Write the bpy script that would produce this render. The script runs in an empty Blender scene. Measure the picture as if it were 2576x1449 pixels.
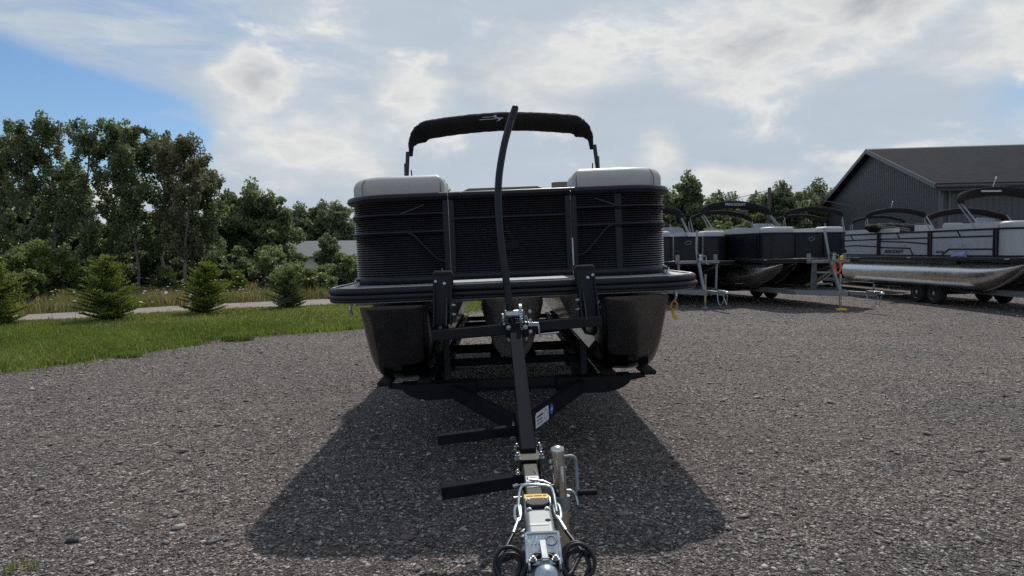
import bpy, math, random
import numpy as np
from mathutils import Vector, Matrix
R = math.radians
sc = bpy.context.scene
COL = sc.collection

# ------------------------------------------------------------------ camera, sky, sun, exposure
cam_d = bpy.data.cameras.new('camera'); cam = bpy.data.objects.new('camera', cam_d); COL.objects.link(cam)
cam_d.sensor_width = 36.0; cam_d.lens = 36.0 * 1750 / 2575
cam_d.clip_start = 0.05; cam_d.clip_end = 3000
cam.matrix_world = Matrix.Translation((0, 0, 1.525)) @ (Matrix.Rotation(R(90 - 3.08), 4, 'X') @ Matrix.Rotation(R(-0.7), 4, 'Z'))
sc.camera = cam

SUN_EL, SUN_AZ = R(49), R(7)          # azimuth clockwise from +Y
world = bpy.data.worlds.new('World'); sc.world = world; world.use_nodes = True
def build_world():
    nt = world.node_tree; N = nt.nodes; L = nt.links; N.clear()
    out = N.new('ShaderNodeOutputWorld'); bg = N.new('ShaderNodeBackground')
    L.new(bg.outputs[0], out.inputs[0]); bg.inputs[1].default_value = 0.1
    sky = N.new('ShaderNodeTexSky'); sky.sky_type = 'NISHITA'; sky.sun_disc = False
    sky.sun_elevation = SUN_EL; sky.sun_rotation = SUN_AZ; sky.air_density = 1.0; sky.dust_density = 0.6; sky.ozone_density = 1.6
    tc = N.new('ShaderNodeTexCoord')
    def val(x):
        return x
    def M(op, a, b=None, c=None, clamp=False):
        n = N.new('ShaderNodeMath'); n.operation = op; n.use_clamp = clamp
        for i, s in enumerate((a, b, c)):
            if s is None: continue
            if isinstance(s, (int, float)): n.inputs[i].default_value = s
            else: L.new(s, n.inputs[i])
        return n.outputs[0]
    def sm(x, a, b):
        n = N.new('ShaderNodeMapRange'); n.interpolation_type = 'SMOOTHSTEP'
        L.new(x, n.inputs[0]); n.inputs[1].default_value = a; n.inputs[2].default_value = b
        n.inputs[3].default_value = 0; n.inputs[4].default_value = 1
        return n.outputs[0]
    def noise(vec, scale, detail, rough=0.55, dist=0.0):
        n = N.new('ShaderNodeTexNoise'); L.new(vec, n.inputs['Vector']); n.inputs['Scale'].default_value = scale
        n.inputs['Detail'].default_value = detail; n.inputs['Roughness'].default_value = rough; n.inputs['Distortion'].default_value = dist
        return n.outputs[0]
    def mixc(f, a, b):
        n = N.new('ShaderNodeMix'); n.data_type = 'RGBA'
        if isinstance(f, (int, float)): n.inputs[0].default_value = f
        else: L.new(f, n.inputs[0])
        for i, s in ((6, a), (7, b)):
            if isinstance(s, tuple): n.inputs[i].default_value = (*s, 1)
            else: L.new(s, n.inputs[i])
        return n.outputs[2]
    sep = N.new('ShaderNodeSeparateXYZ'); L.new(tc.outputs['Generated'], sep.inputs[0])
    dx, dy, dz = sep.outputs
    az = M('MULTIPLY', M('ARCTAN2', dx, dy), 57.2958)
    el = M('MULTIPLY', M('ARCSINE', dz), 57.2958)
    mp = N.new('ShaderNodeMapping'); L.new(tc.outputs['Generated'], mp.inputs[0]); mp.inputs['Scale'].default_value = (1, 1, 2.1)
    v = mp.outputs[0]
    n1 = noise(v, 5.5, 9, 0.62, 0.35)          # broad cloud field
    n2 = noise(v, 11.0, 9, 0.58, 0.15)          # ragged edges
    mp2 = N.new('ShaderNodeMapping'); L.new(tc.outputs['Generated'], mp2.inputs[0]); mp2.inputs['Scale'].default_value = (1.2, 1.2, 5.0); mp2.inputs['Rotation'].default_value = (0, R(20), 0)
    n3 = noise(mp2.outputs[0], 4.0, 7, 0.6, 0.6)  # cirrus streaks
    w1 = M('MULTIPLY', M('SUBTRACT', n1, 0.5), 16.0)
    w2 = M('MULTIPLY', M('SUBTRACT', n2, 0.5), 9.0)
    w = M('ADD', w1, w2)
    # open blue sky low on the left, under a long streak of high cloud
    line = M('ADD', M('MULTIPLY', M('SUBTRACT', -23.0, az), 0.23), 12.0)
    b1 = sm(M('ADD', M('SUBTRACT', line, el), M('MULTIPLY', w2, 0.30)), -0.5, 1.6)
    b2 = sm(M('ADD', M('SUBTRACT', -22.6, az), M('MULTIPLY', w2, 0.35)), -0.4, 1.6)
    b3 = sm(az, -95.0, -60.0)
    b4 = sm(M('ADD', el, M('ADD', M('MULTIPLY', az, -0.16), M('MULTIPLY', w2, 0.22))), 9.4, 10.8)  # pale bank close over the trees
    blue = M('MULTIPLY', M('MULTIPLY', b1, b2), M('MULTIPLY', b3, b4))
    # thin veil: lets some blue through in the upper left and low on the far right
    veil_l = M('MULTIPLY', sm(az, -8.0, -30.0), sm(el, 8.0, 16.0))
    veil_r = M('MULTIPLY', sm(az, 30.0, 37.0), sm(M('SUBTRACT', M('MULTIPLY', M('SUBTRACT', az, 24.0), 0.8), M('ABSOLUTE', M('SUBTRACT', el, 7.0))), 2.0, 7.0))
    thin = M('MULTIPLY', M('ADD', M('MULTIPLY', veil_l, 0.62), M('MULTIPLY', veil_r, 0.55)), sm(n3, 0.66, 0.40))
    # thickness of the lower clouds: broad field plus the heaps that stand in this sky
    def blob(a0, e0, ra, re, amp):
        q = M('SQRT', M('ADD', M('POWER', M('DIVIDE', M('SUBTRACT', az, a0), ra), 2.0), M('POWER', M('DIVIDE', M('SUBTRACT', el, e0), re), 2.0)))
        q = M('ADD', q, M('MULTIPLY', w2, -0.13))
        q = M('ADD', q, M('MULTIPLY', w1, -0.035))
        return M('MULTIPLY', sm(q, 1.25, -0.15), amp)
    blobs = [(-20.0, 12.4, 4.4, 3.8, 0.68), (-15.5, 8.6, 8.0, 4.6, 0.56), (-7.5, 12.5, 4.4, 3.4, 0.42), (12.3, 7.3, 2.6, 2.6, 0.46), (17.0, 5.0, 5.2, 2.2, 0.50),
             (19.5, 15.0, 8.5, 4.4, 0.78), (27.0, 17.5, 10.0, 4.0, 0.80), (4.0, 14.0, 9.0, 4.5, 0.48), (36.0, 13.5, 8.0, 3.4, 0.5)]
    D = None
    for b in blobs:
        t = blob(*b); D = t if D is None else M('MAXIMUM', D, t)
    gen = M('MULTIPLY', sm(M('ADD', n1, M('MULTIPLY', n2, 0.25)), 0.56, 0.90), 0.55)
    D = M('MAXIMUM', D, M('MULTIPLY', gen, M('SUBTRACT', 1.0, M('MULTIPLY', blue, 1.0))))
    D = M('ADD', D, M('MULTIPLY', M('SUBTRACT', n2, 0.5), M('MULTIPLY', D, 1.5)))
    ramp = N.new('ShaderNodeValToRGB'); L.new(D, ramp.inputs[0])
    e = ramp.color_ramp.elements
    K = 9.8
    e[0].position = 0.05; e[0].color = (0.47, 0.54, 0.61, 1)
    e[1].position = 0.24; e[1].color = (0.57, 0.61, 0.645, 1)
    for p, c in ((0.42, (0.70, 0.705, 0.70, 1)), (0.64, (0.60, 0.612, 0.622, 1)), (0.98, (0.43, 0.452, 0.475, 1))):
        k = e.new(p); k.color = c
    sc_ = N.new('ShaderNodeVectorMath'); sc_.operation = 'SCALE'; L.new(ramp.outputs[0], sc_.inputs[0]); sc_.inputs[3].default_value = K
    cl = sc_.outputs[0]
    # soft mottling of the veil
    mot = N.new('ShaderNodeVectorMath'); mot.operation = 'SCALE'; L.new(cl, mot.inputs[0])
    L.new(M('ADD', 0.80, M('ADD', M('MULTIPLY', n1, 0.26), M('MULTIPLY', n3, 0.16))), mot.inputs[3])
    cl = mot.outputs[0]
    skyc = N.new('ShaderNodeVectorMath'); skyc.operation = 'MULTIPLY'; L.new(sky.outputs[0], skyc.inputs[0]); skyc.inputs[1].default_value = (0.60, 0.75, 0.90)
    opn = M('MAXIMUM', blue, thin)
    opn = M('MULTIPLY', opn, M('SUBTRACT', 1.0, sm(D, 0.15, 0.42)))
    wisp = M('MULTIPLY', sm(n3, 0.55, 0.75), 0.35)
    opn = M('MULTIPLY', opn, M('SUBTRACT', 1.0, wisp), None, True)
    L.new(mixc(opn, cl, skyc.outputs[0]), bg.inputs[0])
build_world()

sun_d = bpy.data.lights.new('sun', 'SUN'); sun_d.energy = 3.1; sun_d.angle = R(0.9); sun_d.color = (1.0, 0.955, 0.88)
sun = bpy.data.objects.new('sun', sun_d); COL.objects.link(sun)
sv = Vector((math.sin(SUN_AZ) * math.cos(SUN_EL), math.cos(SUN_AZ) * math.cos(SUN_EL), math.sin(SUN_EL)))
sun.rotation_euler = sv.to_track_quat('Z', 'Y').to_euler(); sun.location = sv * 60
sc.view_settings.view_transform = 'Standard'; sc.view_settings.look = 'None'; sc.view_settings.gamma = 1
sc.cycles.use_denoising = False; sc.cycles.sample_clamp_indirect = 2.0; sc.cycles.sample_clamp_direct = 12.0; sc.view_settings.use_curve_mapping = False; sc.view_settings.exposure = 0.12

# ------------------------------------------------------------------ helpers
class MB:
    def __init__(s): s.v = []; s.f = []
    def add(s, vs, fs):
        o = len(s.v); s.v += [tuple(map(float, p)) for p in vs]; s.f += [tuple(i + o for i in f) for f in fs]; return s
    def box(s, x0, x1, y0, y1, z0, z1):
        vs = [(x, y, z) for z in (z0, z1) for y in (y0, y1) for x in (x0, x1)]
        return s.add(vs, [(0, 2, 3, 1), (4, 5, 7, 6), (0, 1, 5, 4), (2, 6, 7, 3), (0, 4, 6, 2), (1, 3, 7, 5)])
    def bar(s, p0, p1, w, h, up=(0, 0, 1)):
        p0, p1 = Vector(p0), Vector(p1); t = (p1 - p0).normalized(); u = Vector(up)
        sd = t.cross(u).normalized(); u = sd.cross(t).normalized()
        vs = [p + sd * a * w / 2 + u * b * h / 2 for p in (p0, p1) for a, b in ((-1, -1), (1, -1), (1, 1), (-1, 1))]
        return s.add(vs, [(0, 1, 2, 3), (7, 6, 5, 4), (0, 4, 5, 1), (1, 5, 6, 2), (2, 6, 7, 3), (3, 7, 4, 0)])
    def sweep(s, pts, prof, up=(0, 0, 1), closed=False):
        """closed 2-d profile (side, up) carried along pts; prof may be a list of profiles"""
        P = [Vector(p) for p in pts]; n = len(P); rings = []; u = Vector(up)
        for i in range(n):
            if closed: t = P[(i + 1) % n] - P[i - 1]
            else: t = P[min(i + 1, n - 1)] - P[max(i - 1, 0)]
            t.normalize(); sd = t.cross(u)
            if sd.length < 1e-5: sd = t.cross(Vector((1, 0, 0)))
            sd.normalize(); u2 = sd.cross(t).normalized(); u = u2
            pr = prof[i] if isinstance(prof[0], list) else prof
            rings.append([P[i] + sd * a + u2 * b for a, b in pr])
        m = len(rings[0]); vs = [q for r in rings for q in r]; fs = []
        for i in range(n if closed else n - 1):
            j = (i + 1) % n
            for k in range(m):
                l = (k + 1) % m; fs.append((i * m + k, i * m + l, j * m + l, j * m + k))
        if not closed:
            fs.append(tuple(range(m - 1, -1, -1))); fs.append(tuple((n - 1) * m + k for k in range(m)))
        return s.add(vs, fs)
    def tube(s, pts, r, n=10, closed=False, flat=1.0):
        rr = r if isinstance(r, (list, tuple)) else [r] * len(pts)
        prof = [[(q * math.cos(2 * math.pi * k / n), q * flat * math.sin(2 * math.pi * k / n)) for k in range(n)] for q in rr]
        return s.sweep(pts, prof, closed=closed)
    def lathe(s, prof, origin=(0, 0, 0), axis=(0, 0, 1), n=16):
        o = Vector(origin); a = Vector(axis).normalized()
        x = a.cross(Vector((0.31, 0.52, 0.8))).normalized(); y = a.cross(x)
        vs = []; fs = []
        for r, h in prof:
            for k in range(n):
                t = 2 * math.pi * k / n; vs.append(o + a * h + (x * math.cos(t) + y * math.sin(t)) * r)
        for i in range(len(prof) - 1):
            for k in range(n):
                l = (k + 1) % n; fs.append((i * n + k, i * n + l, (i + 1) * n + l, (i + 1) * n + k))
        fs.append(tuple(range(n - 1, -1, -1))); fs.append(tuple((len(prof) - 1) * n + k for k in range(n)))
        return s.add(vs, fs)
    def cyl(s, p0, p1, r, n=14):
        d = Vector(p1) - Vector(p0); return s.lathe([(r, 0), (r, d.length)], p0, d, n)
    def prism(s, poly, d):
        """3-d polygon extruded by vector d"""
        n = len(poly); d = Vector(d); a = [Vector(p) for p in poly]
        return s.add(a + [p + d for p in a], [tuple(range(n - 1, -1, -1)), tuple(range(n, 2 * n))] + [(k, (k + 1) % n, n + (k + 1) % n, n + k) for k in range(n)])
    def path_loft(s, path, prof, closed_prof=True, caps=True):
        """profile of (outward, z) carried along a plan path; outward is to the right of travel"""
        n = len(path); m = len(prof); vs = []; fs = []
        for i in range(n):
            a = Vector(path[max(i - 1, 0)]); b = Vector(path[min(i + 1, n - 1)]); t = (b - a).normalized(); nx, ny = t.y, -t.x
            for o, z in prof: vs.append((path[i][0] + nx * o, path[i][1] + ny * o, z))
        for i in range(n - 1):
            for k in range(m if closed_prof else m - 1):
                l = (k + 1) % m; fs.append((i * m + k, (i + 1) * m + k, (i + 1) * m + l, i * m + l))
        if closed_prof and caps:
            fs.append(tuple(range(m))); fs.append(tuple((n - 1) * m + k for k in range(m - 1, -1, -1)))
        return s.add(vs, fs)
    def mesh(s, name):
        me = bpy.data.meshes.new(name); me.from_pydata(s.v, [], s.f); me.update(); return me

def fix_normals(me):
    import bmesh
    bm = bmesh.new(); bm.from_mesh(me); bmesh.ops.recalc_face_normals(bm, faces=bm.faces); bm.to_mesh(me); bm.free()
def obj(name, mb, mat, parent=None, smooth=None, bevel=0.0, loc=None):
    me = mb.mesh(name) if isinstance(mb, MB) else mb
    if isinstance(mb, MB): fix_normals(me)
    if mat is not None: me.materials.append(mat)
    o = bpy.data.objects.new(name, me); COL.objects.link(o)
    if parent is not None: o.parent = parent
    if loc is not None: o.location = loc
    if bevel > 0:
        b = o.modifiers.new('bevel', 'BEVEL'); b.width = bevel; b.segments = 2; b.limit_method = 'ANGLE'; b.angle_limit = R(35)
        smooth = smooth or 40
    if smooth:
        me.polygons.foreach_set('use_smooth', [True] * len(me.polygons)); me.set_sharp_from_angle(angle=R(smooth))
    return o
def tag(o, label, cat, group=None):
    o['label'] = label; o['category'] = cat
    if group: o['group'] = group
    return o
def thing(name, label, cat, loc=(0, 0, 0), rot=(0, 0, 0), group=None):
    o = bpy.data.objects.new(name, None); COL.objects.link(o); o.location = loc; o.rotation_euler = rot
    o.empty_display_size = 0.2
    return tag(o, label, cat, group)
def struct(o, kind='structure'): o['kind'] = kind; return o
def text_mesh(name, txt, size, mat, parent, m, ext=0.002, shear=0.0, bold=0.0):
    c = bpy.data.curves.new(name, 'FONT'); c.body = txt; c.size = size; c.extrude = ext; c.shear = shear; c.offset = bold; c.resolution_u = 3
    c.align_x = 'CENTER'; c.align_y = 'CENTER'
    t = bpy.data.objects.new(name, c); me = bpy.data.meshes.new_from_object(t)
    bpy.data.objects.remove(t); bpy.data.curves.remove(c)
    me.name = name; me.transform(m); me.materials.clear(); me.materials.append(mat)
    o = bpy.data.objects.new(name, me); COL.objects.link(o); o.parent = parent; return o
def frame(origin, xa, ya):
    x = Vector(xa).normalized(); y = Vector(ya).normalized(); z = x.cross(y)
    return Matrix(((x.x, y.x, z.x, origin[0]), (x.y, y.y, z.y, origin[1]), (x.z, y.z, z.z, origin[2]), (0, 0, 0, 1)))
def arc(cx, cy, r, a0, a1, n, ry=None):
    ry = ry or r
    return [(cx + r * math.cos(R(a0 + (a1 - a0) * i / n)), cy + ry * math.sin(R(a0 + (a1 - a0) * i / n))) for i in range(n + 1)]
def smooth_path(pts, n=6):
    """Catmull-Rom through pts"""
    P = [Vector(p) for p in pts]; out = []
    for i in range(len(P) - 1):
        a, b, c, d = P[max(i - 1, 0)], P[i], P[i + 1], P[min(i + 2, len(P) - 1)]
        for k in range(n):
            t = k / n
            out.append(0.5 * ((2 * b) + (c - a) * t + (2 * a - 5 * b + 4 * c - d) * t * t + (3 * b - a - 3 * c + d) * t ** 3))
    out.append(P[-1]); return out

# ------------------------------------------------------------------ materials
def nodes(name):
    m = bpy.data.materials.new(name); m.use_nodes = True; nt = m.node_tree
    return m, nt, nt.nodes, nt.links, nt.nodes['Principled BSDF']
def mat(name, col, rough=0.5, metal=0.0, var=0.12, vs=6.0, bump=0.0, bs=120.0, coat=0.0, rvar=0.1, spec=0.5, trans=0.0):
    m, nt, N, L, B = nodes(name)
    B.inputs['Roughness'].default_value = rough; B.inputs['Metallic'].default_value = metal
    B.inputs['Coat Weight'].default_value = coat; B.inputs['Coat Roughness'].default_value = 0.12
    B.inputs['Specular IOR Level'].default_value = spec
    tc = N.new('ShaderNodeTexCoord'); n = N.new('ShaderNodeTexNoise'); L.new(tc.outputs['Object'], n.inputs['Vector'])
    n.inputs['Scale'].default_value = vs; n.inputs['Detail'].default_value = 6; n.inputs['Roughness'].default_value = 0.65
    r = N.new('ShaderNodeValToRGB'); L.new(n.outputs[0], r.inputs[0])
    r.color_ramp.elements[0].position = 0.3; r.color_ramp.elements[1].position = 0.7
    r.color_ramp.elements[0].color = (*[c * (1 - var) for c in col], 1); r.color_ramp.elements[1].color = (*[min(1, c * (1 + var)) for c in col], 1)
    L.new(r.outputs[0], B.inputs['Base Color'])
    mr = N.new('ShaderNodeMapRange'); L.new(n.outputs[0], mr.inputs[0]); mr.inputs[1].default_value = 0.3; mr.inputs[2].default_value = 0.7
    mr.inputs[3].default_value = max(0.02, rough - rvar); mr.inputs[4].default_value = min(1, rough + rvar); L.new(mr.outputs[0], B.inputs['Roughness'])
    if bump > 0:
        n2 = N.new('ShaderNodeTexNoise'); L.new(tc.outputs['Object'], n2.inputs['Vector']); n2.inputs['Scale'].default_value = bs; n2.inputs['Detail'].default_value = 4
        b = N.new('ShaderNodeBump'); b.inputs['Strength'].default_value = bump; b.inputs['Distance'].default_value = 0.01
        L.new(n2.outputs[0], b.inputs['Height']); L.new(b.outputs[0], B.inputs['Normal'])
    if trans: B.inputs['Transmission Weight'].default_value = trans
    return m
M_ = {}
M_['black_paint'] = mat('black_paint', (0.011, 0.012, 0.017), 0.55, var=0.25, bump=0.05, bs=300, spec=0.22)
M_['black_matte'] = mat('black_matte', (0.010, 0.010, 0.013), 0.7, var=0.3, bump=0.1, bs=200, spec=0.2)
M_['rubber'] = mat('rubber', (0.012, 0.013, 0.019), 0.42, var=0.25, rvar=0.08, spec=0.28)
M_['fence_rail'] = mat('fence_rail', (0.010, 0.011, 0.016), 0.35, var=0.2, rvar=0.06, spec=0.3)
M_['panel_black'] = mat('panel_black', (0.011, 0.012, 0.017), 0.30, var=0.2, rvar=0.05, spec=0.3)
M_['fence_black'] = mat('fence_black', (0.011, 0.011, 0.016), 0.18, var=0.2, rvar=0.05, spec=0.5, coat=0.45)
M_['post_black'] = mat('post_black', (0.013, 0.014, 0.018), 0.9, var=0.3, vs=10, bump=0.05, spec=0.04)
M_['carpet'] = mat('carpet', (0.008, 0.008, 0.009), 0.95, var=0.3, bump=0.6, bs=500)
M_['deck_vinyl'] = mat('deck_vinyl', (0.30, 0.305, 0.33), 0.45, var=0.15, vs=25, bump=0.25, bs=260)
M_['cushion'] = mat('cushion', (0.44, 0.43, 0.425), 0.48, var=0.04, bump=0.12, bs=160)
M_['cushion_white'] = mat('cushion_white', (0.46, 0.46, 0.47), 0.48, var=0.04, bump=0.12, bs=160)
M_['cushion_tan'] = mat('cushion_tan', (0.16, 0.15, 0.125), 0.6, var=0.12, bump=0.15, bs=160)
M_['canvas'] = mat('canvas', (0.018, 0.017, 0.018), 0.9, spec=0.15, var=0.25, vs=14, bump=0.35, bs=60)
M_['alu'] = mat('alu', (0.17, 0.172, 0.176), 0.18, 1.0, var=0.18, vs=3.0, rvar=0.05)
M_['alu_centre'] = mat('alu_centre', (0.80, 0.78, 0.73), 0.48, 1.0, var=0.14, vs=3.0, rvar=0.08)  # brighter copy of alu; light reflected off the gravel is put into the colour
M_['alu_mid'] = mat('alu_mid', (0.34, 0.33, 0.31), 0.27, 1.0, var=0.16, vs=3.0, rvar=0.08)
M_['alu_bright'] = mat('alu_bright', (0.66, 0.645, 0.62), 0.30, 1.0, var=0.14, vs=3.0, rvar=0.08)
M_['galv'] = mat('galv', (0.24, 0.26, 0.27), 0.55, 0.6, var=0.2, vs=20)
M_['zinc'] = mat('zinc', (0.42, 0.47, 0.50), 0.30, 1.0, var=0.22, vs=30)
M_['chrome'] = mat('chrome', (0.55, 0.53, 0.48), 0.14, 1.0, var=0.06)
M_['tyre'] = mat('tyre', (0.018, 0.018, 0.018), 0.85, var=0.3, bump=0.3, bs=80)
M_['white'] = mat('white', (0.75, 0.75, 0.74), 0.5, var=0.05)
M_['grey_mark'] = mat('grey_mark', (0.36, 0.36, 0.42), 0.6, var=0.05)
M_['yellow'] = mat('yellow', (0.75, 0.50, 0.03), 0.55, var=0.12)
M_['ribbon'] = mat('ribbon', (0.70, 0.42, 0.02), 0.65, var=0.2, vs=40)
M_['orange'] = mat('orange', (0.75, 0.10, 0.02), 0.6, var=0.12)
M_['blue'] = mat('blue', (0.03, 0.09, 0.40), 0.5, var=0.1)
M_['lavender'] = mat('lavender', (0.30, 0.33, 0.62), 0.8, var=0.15)
M_['brown_tube'] = mat('brown_tube', (0.030, 0.028, 0.027), 0.55, spec=0.3, var=0.25, vs=14, bump=0.05)
M_['silver_panel'] = mat('silver_panel', (0.36, 0.38, 0.41), 0.38, 0.15, var=0.05, rvar=0.05)
M_['smoke'] = mat('smoke', (0.55, 0.62, 0.68), 0.12, var=0.05, trans=0.75)
M_['siding'] = mat('siding', (0.070, 0.078, 0.086), 0.5, var=0.10, vs=1.2)
M_['fascia'] = mat('fascia', (0.050, 0.052, 0.056), 0.55, var=0.1)
M_['trim'] = mat('trim', (0.10, 0.108, 0.115), 0.5, var=0.1)
M_['shed_roof'] = mat('shed_roof', (0.125, 0.135, 0.14), 0.6, var=0.12, vs=2, spec=0.2)
M_['shed_wall'] = mat('shed_wall', (0.55, 0.55, 0.52), 0.6, var=0.1)
M_['pole_wood'] = mat('pole_wood', (0.10, 0.085, 0.07), 0.85, var=0.3, vs=8, bump=0.3)
M_['bark'] = mat('bark', (0.17, 0.16, 0.14), 0.9, var=0.45, vs=9, bump=0.5, bs=40)
M_['bark_dark'] = mat('bark_dark', (0.06, 0.052, 0.044), 0.9, var=0.4, vs=9, bump=0.5, bs=40)
M_['paper'] = mat('paper', (0.62, 0.62, 0.64), 0.6, var=0.05)
M_['ink'] = mat('ink', (0.05, 0.05, 0.06), 0.7, var=0.05)

def shingle_mat():
    m, nt, N, L, B = nodes('shingles'); tc = N.new('ShaderNodeTexCoord')
    br = N.new('ShaderNodeTexBrick'); L.new(tc.outputs['UV'], br.inputs['Vector']) if False else L.new(tc.outputs['Object'], br.inputs['Vector'])
    n = N.new('ShaderNodeTexNoise'); L.new(tc.outputs['Object'], n.inputs['Vector']); n.inputs['Scale'].default_value = 3; n.inputs['Detail'].default_value = 8; n.inputs['Roughness'].default_value = 0.75
    r = N.new('ShaderNodeValToRGB'); L.new(n.outputs[0], r.inputs[0])
    r.color_ramp.elements[0].position = 0.3; r.color_ramp.elements[0].color = (0.016, 0.016, 0.0195, 1)
    r.color_ramp.elements[1].position = 0.72; r.color_ramp.elements[1].color = (0.036, 0.036, 0.043, 1)
    L.new(r.outputs[0], B.inputs['Base Color']); B.inputs['Roughness'].default_value = 0.95; B.inputs['Specular IOR Level'].default_value = 0.08
    N.remove(br); return m
M_['shingles'] = shingle_mat()

def leaf_mat(name, dark, light, transl=0.35, yellow=None):
    m = bpy.data.materials.new(name); m.use_nodes = True; nt = m.node_tree; N = nt.nodes; L = nt.links; N.clear()
    out = N.new('ShaderNodeOutputMaterial'); at = N.new('ShaderNodeAttribute'); at.attribute_name = 'tint'
    r = N.new('ShaderNodeValToRGB'); L.new(at.outputs['Fac'], r.inputs[0])
    r.color_ramp.elements[0].position = 0.1; r.color_ramp.elements[0].color = (*dark, 1)
    r.color_ramp.elements[1].position = 0.85; r.color_ramp.elements[1].color = (*light, 1)
    if yellow: k = r.color_ramp.elements.new(1.0); k.color = (*yellow, 1)
    d = N.new('ShaderNodeBsdfDiffuse'); t = N.new('ShaderNodeBsdfTranslucent'); g = N.new('ShaderNodeBsdfGlossy'); g.inputs['Roughness'].default_value = 0.45
    mx = N.new('ShaderNodeMixShader'); mx.inputs[0].default_value = transl; m2 = N.new('ShaderNodeMixShader'); m2.inputs[0].default_value = 0.05
    L.new(r.outputs[0], d.inputs[0]); L.new(r.outputs[0], t.inputs[0])
    L.new(d.outputs[0], mx.inputs[1]); L.new(t.outputs[0], mx.inputs[2]); L.new(mx.outputs[0], m2.inputs[1]); L.new(g.outputs[0], m2.inputs[2])
    L.new(m2.outputs[0], out.inputs[0]); return m
M_['leaf_poplar'] = leaf_mat('leaf_poplar', (0.095, 0.13, 0.055), (0.24, 0.29, 0.12), 0.58)
M_['leaf_brown'] = leaf_mat('leaf_brown', (0.105, 0.108, 0.052), (0.23, 0.22, 0.105), 0.55)
M_['leaf_mid'] = leaf_mat('leaf_mid', (0.105, 0.145, 0.058), (0.26, 0.31, 0.125), 0.58)
M_['leaf_far'] = leaf_mat('leaf_far', (0.11, 0.14, 0.068), (0.24, 0.28, 0.135), 0.52)
M_['leaf_shrub'] = leaf_mat('leaf_shrub', (0.095, 0.13, 0.034), (0.26, 0.3, 0.085), 0.55)
M_['leaf_dark'] = leaf_mat('leaf_dark', (0.078, 0.105, 0.048), (0.2, 0.245, 0.1), 0.55)  # darker leaf copy; shade among the trees is put into the colour
M_['needle'] = leaf_mat('needle', (0.045, 0.075, 0.016), (0.2, 0.25, 0.036), 0.45, (0.31, 0.35, 0.055))
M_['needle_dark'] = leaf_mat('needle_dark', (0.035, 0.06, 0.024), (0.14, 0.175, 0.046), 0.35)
M_['grass'] = leaf_mat('grass', (0.085, 0.125, 0.018), (0.2, 0.275, 0.042), 0.48, (0.34, 0.31, 0.11))
M_['tall_grass'] = leaf_mat('tall_grass', (0.11, 0.12, 0.032), (0.27, 0.24, 0.085), 0.45, (0.38, 0.29, 0.14))
M_['flower'] = leaf_mat('flower', (0.08, 0.1, 0.03), (0.68, 0.68, 0.62), 0.3)

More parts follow.
